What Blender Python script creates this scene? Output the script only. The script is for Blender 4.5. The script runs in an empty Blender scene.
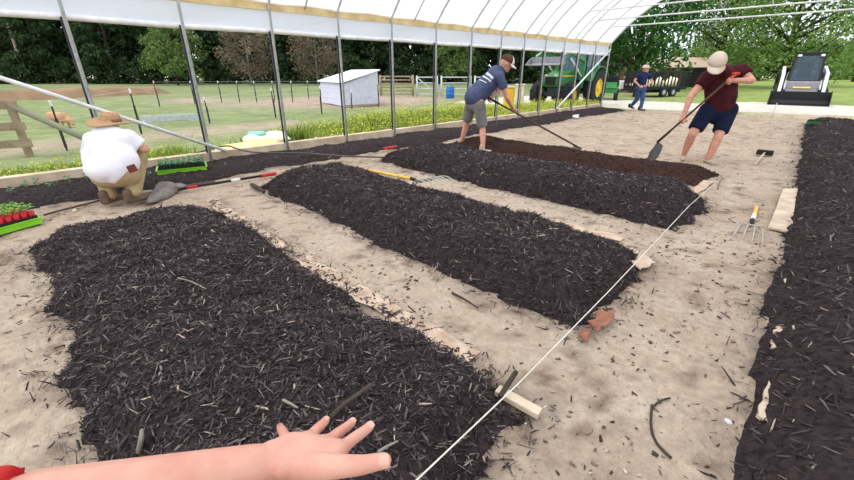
import bpy, bmesh, math, random
import numpy as np
from mathutils import Vector, Matrix, Quaternion
from mathutils.bvhtree import BVHTree
R=random.Random(7); NR=np.random.default_rng(11)
sc=bpy.context.scene; C=sc.collection
V=Vector
# ------------------------------------------------------------------ survey of the place
H=1.4; FL=394.; TH=math.radians(23.1); cT,sT=math.cos(TH),math.sin(TH); q=math.sqrt(.5)
CAM=V((0,0,H)); RT=V((q,q,0)); FW=V((-q,q,0)); UP=V((0,0,1))
def ray(px,py):
    u=(px-427)/FL; v=(240-py)/FL
    fw=cT+v*sT; return V((-q*fw+q*u, q*fw+q*u, -sT+v*cT))
def G(px,py,z=0.):
    d=ray(px,py); return CAM+d*((z-H)/d.z)
def J(px,py,fw):                      # point seen at px,py that lies fw metres ahead of the viewer
    d=ray(px,py); return CAM+d*(fw/(FW.dot(d)))
def JD(px,py,dep): return CAM+ray(px,py)*dep
def WXp(px,py,x):
    d=ray(px,py); return CAM+d*(x/d.x)
def Zat(x,y,py):
    p=V((x,y,0)); fw=FW.dot(p); v=(240-py)/FL
    return H+fw*(-sT+v*cT)/(cT+v*sT)
def sm(t):
    t=max(0,min(1,t)); return t*t*(3-2*t)
def hgt(x,y):
    a=sm((y-17.4)/3.5)*(-.12+.24*sm((x+6)/3.5)); b=-.15*sm((-7.6-x)/3)
    return a if x>-7.6 else b*(1-sm((y-17.4)/3.5))+a
def hit(px,py):
    d=ray(px,py); t=1.
    while t<400:
        p=CAM+d*t
        if p.z<hgt(p.x,p.y): return p
        t*=1.002
    return p
# ------------------------------------------------------------------ noise
def _h(ix,iy,s):
    n=(ix*374761393+iy*668265263+s*982451653)&0x7fffffff
    n=((n^(n>>13))*1274126177)&0x7fffffff
    return ((n^(n>>16))&0xffff)/65535.
def vnoise(x,y,s=0):
    x=np.asarray(x,float); y=np.asarray(y,float)
    ix=np.floor(x).astype(np.int64); iy=np.floor(y).astype(np.int64); fx=x-ix; fy=y-iy
    fx=fx*fx*(3-2*fx); fy=fy*fy*(3-2*fy)
    a=_h(ix,iy,s);b=_h(ix+1,iy,s);c=_h(ix,iy+1,s);d=_h(ix+1,iy+1,s)
    return (a*(1-fx)+b*fx)*(1-fy)+(c*(1-fx)+d*fx)*fy
def fbm(x,y,s=0,o=4):
    t=0;a=.5; x=np.asarray(x,float); y=np.asarray(y,float); x,y=x*.82-y*.57+31.7,x*.57+y*.82+12.3
    for i in range(o): t=t+a*vnoise(x,y,s+i*17); a*=.5; x,y=(x*.6-y*.8)*2.1+5.1,(x*.8+y*.6)*2.1+9.7
    return t
# ------------------------------------------------------------------ materials
def srgb(r,g,b):
    f=lambda c:(c/255/12.92) if c/255<=.04045 else ((c/255+.055)/1.055)**2.4
    return (f(r),f(g),f(b),1)
def newmat(name):
    m=bpy.data.materials.new(name); m.use_nodes=True; nt=m.node_tree
    return m,nt,nt.nodes['Principled BSDF']
def mat(name,col,rough=.6,metal=0.,col2=None,scale=6.,bump=0.,bscale=40.,spec=.3):
    m,nt,b=newmat(name); b.inputs['Roughness'].default_value=rough; b.inputs['Metallic'].default_value=metal
    b.inputs['Specular IOR Level'].default_value=spec
    b.inputs['Base Color'].default_value=col
    tc=nt.nodes.new('ShaderNodeTexCoord')
    if col2 is None: col2=tuple(c*.82 for c in col[:3])+(1,)
    n=nt.nodes.new('ShaderNodeTexNoise'); n.inputs['Scale'].default_value=scale; n.inputs['Detail'].default_value=5
    nt.links.new(tc.outputs['Object'],n.inputs['Vector'])
    r=nt.nodes.new('ShaderNodeValToRGB'); r.color_ramp.elements[0].position=.35; r.color_ramp.elements[1].position=.65
    r.color_ramp.elements[0].color=col2; r.color_ramp.elements[1].color=col
    nt.links.new(n.outputs['Fac'],r.inputs['Fac']); nt.links.new(r.outputs['Color'],b.inputs['Base Color'])
    if bump:
        n2=nt.nodes.new('ShaderNodeTexNoise'); n2.inputs['Scale'].default_value=bscale; n2.inputs['Detail'].default_value=6
        nt.links.new(tc.outputs['Object'],n2.inputs['Vector'])
        bp=nt.nodes.new('ShaderNodeBump'); bp.inputs['Strength'].default_value=bump; bp.inputs['Distance'].default_value=.02
        nt.links.new(n2.outputs['Fac'],bp.inputs['Height']); nt.links.new(bp.outputs['Normal'],b.inputs['Normal'])
    return m
def islands(name,stops,rough=.7,trans=0.,spec=.3):
    m,nt,b=newmat(name); b.inputs['Roughness'].default_value=rough; b.inputs['Specular IOR Level'].default_value=spec
    g=nt.nodes.new('ShaderNodeNewGeometry'); r=nt.nodes.new('ShaderNodeValToRGB')
    while len(r.color_ramp.elements)<len(stops): r.color_ramp.elements.new(.5)
    for e,(p,c) in zip(r.color_ramp.elements,stops): e.position=p; e.color=c
    nt.links.new(g.outputs['Random Per Island'],r.inputs['Fac']); nt.links.new(r.outputs['Color'],b.inputs['Base Color'])
    if trans:
        t=nt.nodes.new('ShaderNodeBsdfTranslucent'); nt.links.new(r.outputs['Color'],t.inputs['Color'])
        mx=nt.nodes.new('ShaderNodeMixShader'); mx.inputs[0].default_value=trans
        nt.links.new(b.outputs[0],mx.inputs[1]); nt.links.new(t.outputs[0],mx.inputs[2])
        nt.links.new(mx.outputs[0],nt.nodes['Material Output'].inputs[0])
    return m
def film(name,col,clear,trans=.5):
    m,nt,b=newmat(name); nt.nodes.remove(b)
    d=nt.nodes.new('ShaderNodeBsdfDiffuse'); d.inputs[0].default_value=col
    t=nt.nodes.new('ShaderNodeBsdfTranslucent'); t.inputs[0].default_value=col
    x=nt.nodes.new('ShaderNodeBsdfTransparent')
    a=nt.nodes.new('ShaderNodeMixShader'); a.inputs[0].default_value=trans
    nt.links.new(d.outputs[0],a.inputs[1]); nt.links.new(t.outputs[0],a.inputs[2])
    c=nt.nodes.new('ShaderNodeMixShader'); c.inputs[0].default_value=clear
    nt.links.new(a.outputs[0],c.inputs[1]); nt.links.new(x.outputs[0],c.inputs[2])
    nt.links.new(c.outputs[0],nt.nodes['Material Output'].inputs[0])
    return m
def glass(name,col,alpha=.35):
    m,nt,b=newmat(name); b.inputs['Base Color'].default_value=col; b.inputs['Roughness'].default_value=.05
    x=nt.nodes.new('ShaderNodeBsdfTransparent'); x.inputs[0].default_value=(.75,.85,.9,1)
    c=nt.nodes.new('ShaderNodeMixShader'); c.inputs[0].default_value=alpha
    nt.links.new(b.outputs[0],c.inputs[1]); nt.links.new(x.outputs[0],c.inputs[2])
    nt.links.new(c.outputs[0],nt.nodes['Material Output'].inputs[0]); return m
def vcol_mat(name,rough=.95,scale=14.,bump=.5,amt=.3,dist=.02,bscale=None):
    m,nt,b=newmat(name); b.inputs['Roughness'].default_value=rough; b.inputs['Specular IOR Level'].default_value=.1
    a=nt.nodes.new('ShaderNodeAttribute'); a.attribute_name='tone'
    tc=nt.nodes.new('ShaderNodeTexCoord')
    n=nt.nodes.new('ShaderNodeTexNoise'); n.inputs['Scale'].default_value=scale; n.inputs['Detail'].default_value=8; n.inputs['Roughness'].default_value=.65
    nt.links.new(tc.outputs['Object'],n.inputs['Vector'])
    mr=nt.nodes.new('ShaderNodeMapRange'); mr.inputs[1].default_value=.3; mr.inputs[2].default_value=.7
    mr.inputs[3].default_value=1-amt; mr.inputs[4].default_value=1+amt
    nt.links.new(n.outputs['Fac'],mr.inputs[0])
    mx=nt.nodes.new('ShaderNodeVectorMath'); mx.operation='SCALE'
    nt.links.new(a.outputs['Color'],mx.inputs[0]); nt.links.new(mr.outputs[0],mx.inputs['Scale'])
    nt.links.new(mx.outputs[0],b.inputs['Base Color'])
    n2=nt.nodes.new('ShaderNodeTexNoise'); n2.inputs['Scale'].default_value=bscale or scale*1.6; n2.inputs['Detail'].default_value=8
    nt.links.new(tc.outputs['Object'],n2.inputs['Vector'])
    bp=nt.nodes.new('ShaderNodeBump'); bp.inputs['Strength'].default_value=bump; bp.inputs['Distance'].default_value=dist
    nt.links.new(n2.outputs['Fac'],bp.inputs['Height']); nt.links.new(bp.outputs['Normal'],b.inputs['Normal'])
    return m
M={}
M['sand']=vcol_mat('sandy_soil',scale=22,bump=.9,amt=.20,dist=.03,bscale=30)
M['land']=vcol_mat('pasture_and_gravel',scale=3,bump=.3,amt=.22,dist=.05)
M['mulchbase']=mat('dark_mulch_soil',srgb(66,56,57),.95,col2=srgb(42,35,37),scale=30,bump=1.,bscale=60,spec=.1)
M['compost']=mat('brown_compost',srgb(74,54,50),.95,col2=srgb(50,36,34),scale=25,bump=1.,bscale=70,spec=.05)
M['chip']=islands('mulch_chip',[(0,srgb(36,30,33)),(.4,srgb(60,51,54)),(.75,srgb(84,74,76)),(.93,srgb(112,100,100)),(.98,srgb(150,135,128)),(1,srgb(200,178,164))],.75,spec=.25)
M['clod']=islands('compost_clod',[(0,srgb(45,32,31)),(.6,srgb(75,55,50)),(1,srgb(100,78,70))],.9,spec=.05)
M['debris']=islands('soil_debris',[(0,srgb(66,55,50)),(.5,srgb(105,90,78)),(.8,srgb(150,133,116)),(1,srgb(220,208,192))],.9,spec=.1)
M['galv']=mat('galvanised_steel',srgb(204,208,210),.45,.1,col2=srgb(180,186,190),scale=12)
M['galvdark']=mat('weathered_steel',srgb(60,62,68),.6,.2)
M['white_metal']=mat('white_painted_steel',srgb(236,238,238),.4)
M['hipwood']=mat('pale_treated_lumber',srgb(226,206,158),.7,col2=srgb(196,172,122),scale=3,bump=.2)
M['baseboard']=mat('weathered_lumber',srgb(212,196,172),.8,col2=srgb(180,160,134),scale=4,bump=.3)
M['film']=film('greenhouse_film',(.955,.955,.975,1),.27,.88)
M['curtain']=film('side_film',(.80,.84,.96,1),.12,.6)
M['rollfilm']=mat('rolled_film',srgb(240,240,242),.4,spec=.5)
M['cardboard']=mat('cardboard',srgb(210,188,168),.9,col2=srgb(174,148,128),scale=9,bump=.15)
M['card2']=mat('damp_cardboard',srgb(160,110,88),.9,col2=srgb(124,84,68),scale=14)
M['plywood']=mat('pale_plank',srgb(216,198,176),.8,col2=srgb(186,166,146),scale=7,bump=.2)
M['string']=mat('white_twine',srgb(232,226,215),.8)
M['skin']=mat('skin',srgb(214,160,138),.5,col2=srgb(200,140,120),scale=18,spec=.35)
M['skin_arm']=mat('fair_skin',srgb(216,166,148),.5,col2=srgb(206,146,130),scale=22,bump=.04,bscale=240,spec=.4)
M['nail']=mat('fingernail',srgb(228,180,164),.25,spec=.5)
M['navy_shirt']=mat('faded_navy_cotton',srgb(84,92,122),.9,col2=srgb(68,76,106),scale=8,bump=.3,bscale=14,spec=.1)
M['grey_short']=mat('grey_shorts_cloth',srgb(132,132,128),.9,col2=srgb(112,112,110),bump=.25,bscale=16,spec=.1)
M['maroon']=mat('maroon_cotton',srgb(78,34,40),.9,col2=srgb(62,26,32),scale=7,bump=.3,bscale=12,spec=.1)
M['navy_short']=mat('navy_shorts_cloth',srgb(28,34,58),.9,bump=.25,bscale=16,spec=.1)
M['white_shirt']=mat('white_cotton',srgb(238,238,246),.9,col2=srgb(226,226,238),bump=.35,bscale=9,spec=.1)
M['khaki']=mat('khaki_trousers',srgb(178,158,124),.9,col2=srgb(158,138,106),bump=.3,bscale=16,spec=.1)
M['denim']=mat('blue_denim',srgb(72,96,146),.9,col2=srgb(58,80,126),bump=.2,spec=.1)
M['darkblue']=mat('dark_blue_cotton',srgb(42,50,88),.9,spec=.1)
M['straw']=mat('woven_straw',srgb(196,160,124),.8,col2=srgb(166,128,96),scale=60,bump=.5,bscale=120)
M['hatband']=mat('hat_band',srgb(140,92,72),.8)
M['capcream']=mat('cream_cap_cloth',srgb(214,200,182),.9,bump=.2,spec=.1)
M['capbrown']=mat('brown_cap_cloth',srgb(92,66,52),.9,spec=.1)
M['capwhite']=mat('white_cap_cloth',srgb(232,226,222),.9,spec=.1)
M['hair']=mat('dark_brown_hair',srgb(52,38,30),.8)
M['eye']=mat('dark_eye',srgb(30,24,22),.2)
M['boot']=mat('dusty_boot',srgb(122,102,84),.9,col2=srgb(90,74,62))
M['shoe']=mat('dusty_sneaker',srgb(196,176,156),.9)
M['leather']=mat('reddish_leather',srgb(112,52,46),.6)
M['black']=mat('black_rubber',srgb(34,34,36),.7)
M['tyre']=mat('tyre_rubber',srgb(44,44,46),.9,bump=.3)
M['jgreen']=mat('tractor_green_paint',srgb(38,124,58),.35,col2=srgb(30,104,48),spec=.5)
M['jyellow']=mat('yellow_paint',srgb(240,206,40),.4,spec=.5)
M['red']=mat('red_paint',srgb(206,44,48),.4)
M['orange']=mat('orange_glove',srgb(226,84,52),.7)
M['glass']=glass('cab_glass',srgb(120,146,156),.6)
M['skidglass']=glass('tinted_glass',srgb(50,70,84),.25)
M['dkgrey']=mat('charcoal_paint',srgb(58,60,66),.5,col2=srgb(44,46,52))
M['ltgrey']=mat('light_grey_paint',srgb(196,198,204),.45)
M['midgrey']=mat('mid_grey_paint',srgb(146,146,154),.5)
M['blackpaint']=mat('black_paint',srgb(30,30,34),.5)
M['woodhandle']=mat('worn_wood_handle',srgb(92,72,60),.6,col2=srgb(70,54,46),scale=20)
M['yellowhandle']=mat('yellow_varnished_wood',srgb(244,208,92),.45,col2=srgb(226,180,70),scale=10)
M['iron']=mat('dark_iron',srgb(46,42,42),.6,.2)
M['tine']=mat('bright_steel_tine',srgb(196,190,182),.35,.6)
M['limetray']=mat('lime_green_plastic',srgb(138,214,44),.4,col2=srgb(124,200,40),spec=.5)
M['cell']=mat('black_cell_plastic',srgb(30,32,34),.5)
M['redcup']=mat('red_plastic',srgb(206,38,54),.4)
M['seedleaf']=islands('seedling_leaf',[(0,srgb(70,140,60)),(.5,srgb(120,180,80)),(1,srgb(178,212,120))],.6,.3)
M['darkleaf']=islands('dark_seedling_leaf',[(0,srgb(30,90,56)),(.5,srgb(54,124,84)),(1,srgb(176,206,160))],.6,.3)
M['barkD']=mat('dark_bark',srgb(82,70,62),.95,col2=srgb(56,50,44),scale=5,bump=.5,bscale=20)
M['barkL']=mat('pale_bark',srgb(146,138,128),.95,bump=.5,bscale=20)
M['leafW']=islands('woodland_leaf',[(0,srgb(34,48,34)),(.5,srgb(54,74,48)),(1,srgb(84,104,64))],.8,.2,.1)
M['leafG']=islands('spring_leaf',[(0,srgb(84,108,58)),(.5,srgb(112,138,78)),(1,srgb(140,164,100))],.7,.4,.1)
M['leafP']=islands('budding_twig',[(0,srgb(96,84,74)),(.5,srgb(126,110,96)),(1,srgb(146,138,112))],.8,.3,.1)
M['leafA']=islands('broad_leaf_dark',[(0,srgb(40,78,36)),(.5,srgb(62,106,52)),(1,srgb(104,144,78))],.7,.35,.15)
M['leafB']=islands('broad_leaf_fresh',[(0,srgb(78,110,52)),(.5,srgb(118,150,78)),(1,srgb(160,188,112))],.7,.4,.15)
M['grass']=islands('meadow_blade',[(0,srgb(112,138,66)),(.5,srgb(156,176,86)),(1,srgb(190,202,112))],.8,.35,.1)
M['flower']=islands('yellow_blossom',[(0,srgb(196,204,90)),(1,srgb(226,226,110))],.7,.35,.1)
M['fencewood']=mat('weathered_fence_wood',srgb(168,150,128),.9,col2=srgb(136,120,102),scale=5,bump=.3)
M['polewood']=mat('green_grey_pole',srgb(136,138,116),.9)
M['shedwall']=mat('white_sheet_siding',srgb(214,216,238),.6)
M['shedroof']=mat('white_sheet_roof',srgb(244,246,252),.5)
M['pigskin']=mat('tan_pig_hide',srgb(198,160,122),.8,col2=srgb(170,132,98))
M['bluedrum']=mat('blue_plastic',srgb(48,116,190),.45)
M['yellowbox']=mat('yellow_orange_plastic',srgb(250,196,50),.5)
M['cream']=mat('cream_plastic',srgb(226,214,190),.6)
M['bag']=mat('white_woven_bag',srgb(244,242,226),.6,col2=srgb(236,230,190),scale=4)
M['bagyellow']=mat('yellow_film_bag',srgb(238,226,104),.5,col2=srgb(246,240,180),scale=5)
M['bagteal']=mat('teal_film',srgb(130,200,196),.5)
M['cloth']=mat('grey_sackcloth',srgb(140,132,128),.95,col2=srgb(112,104,100),scale=10,bump=.5)
M['hose']=mat('grey_black_hose',srgb(94,84,80),.6)
M['whitefilm']=mat('crumpled_white_film',srgb(222,222,226),.5)
M['bank']=mat('tan_earth',srgb(150,122,96),.95,col2=srgb(126,104,80),scale=1)
M['tanroof']=mat('tan_metal_roof',srgb(214,190,170),.6)
M['brownwall']=mat('brown_boards',srgb(120,84,74),.8)
M['print']=mat('white_shirt_print',srgb(222,226,236),.9)
# ------------------------------------------------------------------ object helpers
def link(o,parent=None):
    C.objects.link(o)
    if parent is not None:
        o.parent=parent
    return o
def tag(o,label=None,cat=None,group=None,kind=None):
    if label: o['label']=label
    if cat: o['category']=cat
    if group: o['group']=group
    if kind: o['kind']=kind
    return o
def empty(name,loc=(0,0,0),rz=0.,label=None,cat=None,group=None):
    o=bpy.data.objects.new(name,None); o.location=loc; o.rotation_euler=(0,0,rz); o.empty_display_size=.1; link(o)
    tag(o,label,cat,group); return o
def npmesh(name,v,f,m,parent=None,smooth=False,tone=None):
    me=bpy.data.meshes.new(name); v=np.asarray(v,np.float32); f=np.asarray(f,np.int32); k=f.shape[1]
    me.vertices.add(len(v)); me.vertices.foreach_set('co',v.ravel())
    me.loops.add(f.size); me.loops.foreach_set('vertex_index',f.ravel())
    me.polygons.add(len(f)); me.polygons.foreach_set('loop_start',np.arange(0,f.size,k,dtype=np.int32))
    me.update(calc_edges=True); me.validate()
    if smooth: me.polygons.foreach_set('use_smooth',np.ones(len(me.polygons),bool))
    if tone is not None:
        a=me.color_attributes.new('tone','FLOAT_COLOR','POINT'); a.data.foreach_set('color',np.asarray(tone,np.float32).ravel())
    me.materials.append(m); o=bpy.data.objects.new(name,me); return link(o,parent)
class MB:
    def __init__(s): s.v=[]; s.f=[]
    def add(s,v,f):
        n=len(s.v); s.v+=[tuple(p) for p in v]; s.f+=[tuple(i+n for i in g) for g in f]; return s
    def box(s,c,d,rot=None,tx=1.,ty=1.):
        c=V(c); x,y,z=d[0]/2,d[1]/2,d[2]/2
        P=[V((sx*x*(tx if sz>0 else 1),sy*y*(ty if sz>0 else 1),sz*z)) for sz in(-1,1) for sy in(-1,1) for sx in(-1,1)]
        if rot is not None: P=[rot@p for p in P]
        return s.add([c+p for p in P],[(0,2,3,1),(4,5,7,6),(0,1,5,4),(2,6,7,3),(0,4,6,2),(1,3,7,5)])
    def beam(s,a,b,w,h,up=UP):            # a bar of section w x h from a to b
        a=V(a);b=V(b);d=(b-a); L=d.length; d.normalize(); sd=d.cross(up)
        if sd.length<1e-4: sd=d.cross(V((1,0,0)))
        sd.normalize(); u=sd.cross(d)
        P=[p+sd*i*w/2+u*j*h/2 for p in(a,b) for j in(-1,1) for i in(-1,1)]
        return s.add(P,[(0,1,3,2),(4,6,7,5),(0,4,5,1),(2,3,7,6),(0,2,6,4),(1,5,7,3)])
    def tube(s,pts,r,n=8):
        pts=[V(p) for p in pts]; k=len(pts); rr=r if isinstance(r,(list,tuple)) else [r]*k
        t0=(pts[1]-pts[0]).normalized(); a=t0.orthogonal().normalized(); vs=[]
        for i,p in enumerate(pts):
            t=((pts[min(i+1,k-1)]-pts[max(i-1,0)])).normalized()
            a=(a-t*a.dot(t)).normalized(); b=t.cross(a)
            for j in range(n):
                an=2*math.pi*j/n; vs.append(p+(a*math.cos(an)+b*math.sin(an))*rr[i])
        fs=[(i*n+j,i*n+(j+1)%n,(i+1)*n+(j+1)%n,(i+1)*n+j) for i in range(k-1) for j in range(n)]
        fs+=[tuple(range(n-1,-1,-1)),tuple((k-1)*n+j for j in range(n))]
        return s.add(vs,fs)
    def lathe(s,c,axis,prof,n=24,caps=True):        # prof: (distance along axis, radius)
        axis=V(axis).normalized(); x=axis.orthogonal().normalized(); y=axis.cross(x); c=V(c); K=len(prof); vs=[]
        for a,r in prof:
            r=max(r,1e-4); vs+=[c+axis*a+(x*math.cos(2*math.pi*j/n)+y*math.sin(2*math.pi*j/n))*r for j in range(n)]
        fs=[(i*n+j,i*n+(j+1)%n,(i+1)*n+(j+1)%n,(i+1)*n+j) for i in range(K-1) for j in range(n)]
        return s.add(vs,fs+([tuple(range(n-1,-1,-1)),tuple((K-1)*n+j for j in range(n))] if caps else []))
    def ell(s,c,r,rot=None,n=10,m=16):
        vs=[]
        for i in range(1,n):
            a=math.pi*i/n
            for j in range(m):
                b=2*math.pi*j/m; vs.append(V((r[0]*math.sin(a)*math.cos(b),r[1]*math.sin(a)*math.sin(b),r[2]*math.cos(a))))
        vs+=[V((0,0,r[2])),V((0,0,-r[2]))]
        fs=[(i*m+j,(i+1)*m+j,(i+1)*m+(j+1)%m,i*m+(j+1)%m) for i in range(n-2) for j in range(m)]
        T=(n-1)*m
        fs+=[(T,j,(j+1)%m) for j in range(m)]+[(T+1,(n-2)*m+(j+1)%m,(n-2)*m+j) for j in range(m)]
        if rot is not None: vs=[rot@p for p in vs]
        return s.add([V(c)+p for p in vs],fs)
    def cap(s,a,b,ra,rb,flat=None,k=1.,n=14,ends=True):   # tapered limb, optionally squashed along 'flat'
        a=V(a);b=V(b);d=b-a;L=max(d.length,1e-5);t=d/L
        if flat is not None:
            y=(V(flat)-t*V(flat).dot(t)).normalized()
        else: y=t.orthogonal().normalized()
        x=y.cross(t); prof=[]
        if ends:
            for i in range(4): an=math.pi/2*(1-i/4); prof.append((-ra*math.sin(an),ra*math.cos(an)))
        prof+=[(0,ra),(L,rb)]
        if ends:
            for i in range(1,5): an=math.pi/2*i/4; prof.append((L+rb*math.sin(an),rb*math.cos(an)))
        vs=[]
        for z,r in prof:
            r=max(r,1e-4)
            for j in range(n):
                an=2*math.pi*j/n; vs.append(a+t*z+x*math.cos(an)*r+y*math.sin(an)*r*k)
        K=len(prof)
        fs=[(i*n+j,i*n+(j+1)%n,(i+1)*n+(j+1)%n,(i+1)*n+j) for i in range(K-1) for j in range(n)]
        fs+=[tuple(range(n-1,-1,-1)),tuple((K-1)*n+j for j in range(n))]
        return s.add(vs,fs)
    def prism(s,poly,ex):                 # closed polygon of 3D points, extruded by ex
        n=len(poly); ex=V(ex); P=[V(p) for p in poly]
        return s.add(P+[p+ex for p in P],[tuple(range(n-1,-1,-1)),tuple(range(n,2*n))]+[(i,(i+1)%n,(i+1)%n+n,i+n) for i in range(n)])
    def build(s,name,m,parent=None,smooth=False,bevel=0.,world=False):
        me=bpy.data.meshes.new(name); me.from_pydata(s.v,[],s.f); me.update()
        bm=bmesh.new(); bm.from_mesh(me); bmesh.ops.recalc_face_normals(bm,faces=bm.faces); bm.to_mesh(me); bm.free()
        if smooth:
            me.polygons.foreach_set('use_smooth',np.ones(len(me.polygons),bool))
        me.materials.append(m if not isinstance(m,str) else M[m]); o=bpy.data.objects.new(name,me); link(o,parent)
        if parent is not None and world:
            o.matrix_parent_inverse=parent_mat(parent).inverted()
        if bevel:
            b=o.modifiers.new('bevel','BEVEL'); b.width=bevel; b.segments=2; b.limit_method='ANGLE'
        return o
def parent_mat(p):
    m=Matrix.LocRotScale(p.location,p.rotation_euler,p.scale)
    if p.parent is not None: m=parent_mat(p.parent)@p.matrix_parent_inverse@m
    return m
def blob(name,mb,m,voxel,parent=None,smooth=5,factor=.5):
    me=bpy.data.meshes.new(name); me.from_pydata(mb.v,[],mb.f); me.update()
    bm=bmesh.new(); bm.from_mesh(me); bmesh.ops.recalc_face_normals(bm,faces=bm.faces); bm.to_mesh(me); bm.free()
    t=bpy.data.objects.new('tmp',me); C.objects.link(t)
    r=t.modifiers.new('r','REMESH'); r.mode='VOXEL'; r.voxel_size=voxel; r.use_smooth_shade=True
    s=t.modifiers.new('s','SMOOTH'); s.iterations=smooth; s.factor=factor
    dg=bpy.context.evaluated_depsgraph_get(); dg.update()
    m2=bpy.data.meshes.new_from_object(t.evaluated_get(dg)); m2.name=name
    bpy.data.objects.remove(t); bpy.data.meshes.remove(me)
    m2.materials.clear(); m2.materials.append(M[m]); m2.polygons.foreach_set('use_smooth',np.ones(len(m2.polygons),bool))
    o=bpy.data.objects.new(name,m2); link(o,parent)
    if parent is not None: o.matrix_parent_inverse=parent_mat(parent).inverted()
    return o
def copytree(o,parent=None):
    c=o.copy(); C.objects.link(c); c.parent=parent
    for ch in list(o.children): copytree(ch,c)
    return c
# ------------------------------------------------------------------ camera, sky, sun
cd=bpy.data.cameras.new('camera'); cam=bpy.data.objects.new('camera',cd); C.objects.link(cam)
cam.location=CAM; cam.rotation_euler=(math.radians(90-23.1),0,math.radians(45)); cd.sensor_width=36; cd.lens=FL/854*36; cd.clip_start=.02; cd.clip_end=500
sc.camera=cam
w=bpy.data.worlds.new('sky'); sc.world=w; w.use_nodes=True; nt=w.node_tree; bg=nt.nodes['Background']
tc=nt.nodes.new('ShaderNodeTexCoord'); n=nt.nodes.new('ShaderNodeTexNoise'); n.inputs['Scale'].default_value=2.2; n.inputs['Detail'].default_value=4
r=nt.nodes.new('ShaderNodeValToRGB'); r.color_ramp.elements[0].color=(.76,.84,.95,1); r.color_ramp.elements[1].color=(.98,.99,1,1)
r.color_ramp.elements[0].position=.3; r.color_ramp.elements[1].position=.6
nt.links.new(tc.outputs['Generated'],n.inputs['Vector']); nt.links.new(n.outputs['Fac'],r.inputs['Fac']); nt.links.new(r.outputs['Color'],bg.inputs['Color'])
bg.inputs['Strength'].default_value=1.55
sd=bpy.data.lights.new('sun','SUN'); sd.energy=1.6; sd.angle=math.radians(25); sd.color=(1,.96,.9)
so=bpy.data.objects.new('sun',sd); C.objects.link(so); so.rotation_euler=(math.radians(28),math.radians(-18),0)
sc.view_settings.view_transform='Standard'; sc.view_settings.look='None'; sc.view_settings.exposure=.12; sc.view_settings.gamma=1
sc.view_settings.use_curve_mapping=False
# ------------------------------------------------------------------ ground
def mixc(a,b,t): t=np.clip(t,0,1)[:,None]; return a*(1-t)+b*t
def rgb(*c): return np.array(srgb(*c)[:3])
hv=np.vectorize(hgt)
def grid(x0,x1,y0,y1,st):
    xs=np.arange(x0,x1+st/2,st); ys=np.arange(y0,y1+st/2,st); X,Y=np.meshgrid(xs,ys); nx=len(xs); ny=len(ys)
    i=np.arange(nx*ny).reshape(ny,nx); f=np.stack([i[:-1,:-1],i[:-1,1:],i[1:,1:],i[1:,:-1]],-1).reshape(-1,4)
    return X.ravel(),Y.ravel(),f
BEDS=[] # rectangles of the mulch, for soil staining
def sand_tone(X,Y):
    n=fbm(X*1.3,Y*1.3,3); n2=fbm(X*5,Y*5,9)
    t=mixc(np.tile(rgb(184,166,148),(len(X),1)),rgb(162,142,124),(n-.38)*1.6)
    t=mixc(t,rgb(200,186,170),(n2-.5)*1.8)
    return t
def road_edge(px): return 0
rp=[hit(610,110),hit(700,108),hit(780,112),hit(854,119)]; rq=[hit(610,98),hit(720,101),hit(780,104),hit(854,106)]
# the road runs roughly across; take its near and far edge as straight lines in plan
def signed(X,Y,a,b):
    d=(b-a); n=V((-d.y,d.x)).normalized(); return (X-a.x)*n.x+(Y-a.y)*n.y
ra,rb=V((-7.2,18.2)),V((.6,19.3)); fa,fb=V((-10.5,26.),),V((.4,24.3))
def land_tone(X,Y):
    n=fbm(X*.35,Y*.35,21); n2=fbm(X*1.7,Y*1.7,5)
    grass=mixc(np.tile(rgb(140,154,84),(len(X),1)),rgb(112,132,74),(n2-.35)*2.5)
    past=mixc(np.tile(rgb(132,142,100),(len(X),1)),rgb(112,122,84),(n2-.35)*2.5)
    dirt=rgb(166,148,134)
    left=1/(1+np.exp(-(-(X+8.)-(Y-30)*.3)*1.))
    t=grass*(1-left[:,None])+past*left[:,None]
    # bare runs around the shed and along the near fence
    d1=np.exp(-(((X+20.5)/4.8)**2+((Y-14.)/6.)**2)**1.5)
    t=mixc(t,dirt,(d1*1.6+(n-.5)*.9)*(d1>.12))
    d2=np.exp(-((X+12.6)/1.0)**2)*(Y<7)
    t=mixc(t,dirt,d2*.8+(n-.5)*.5*(d2>.05))
    d3=np.exp(-(((X+27)/3.)**2+((Y-8)/2.)**2)); t=mixc(t,dirt,d3)
    # gravel road past the open end, with sandy apron before it
    A=signed(X,Y,ra,rb); B=signed(X,Y,fa,fb); w=(fbm(X*2,Y*2,31)-.5)*1.6
    road=(A+w*.6>0)&(B+w*.4<0)&(X>-15.5+w)
    t=np.where(road[:,None],rgb(200,192,182)*(.9+.2*n2[:,None]),t)
    apron=(A+w*.6<=0)&(X>-7.4)
    t=np.where(apron[:,None],sand_tone(X,Y),t)
    verge=(A>-1.3+w)&(A<.1+w*.4)&(X>-7.5)&(n2>.42)
    t=np.where(verge[:,None],rgb(172,168,128),t)
    inside=(X>-7.1)&(X<4)&(Y<17.2); t=np.where(inside[:,None],sand_tone(X,Y),t)
    return t
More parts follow.
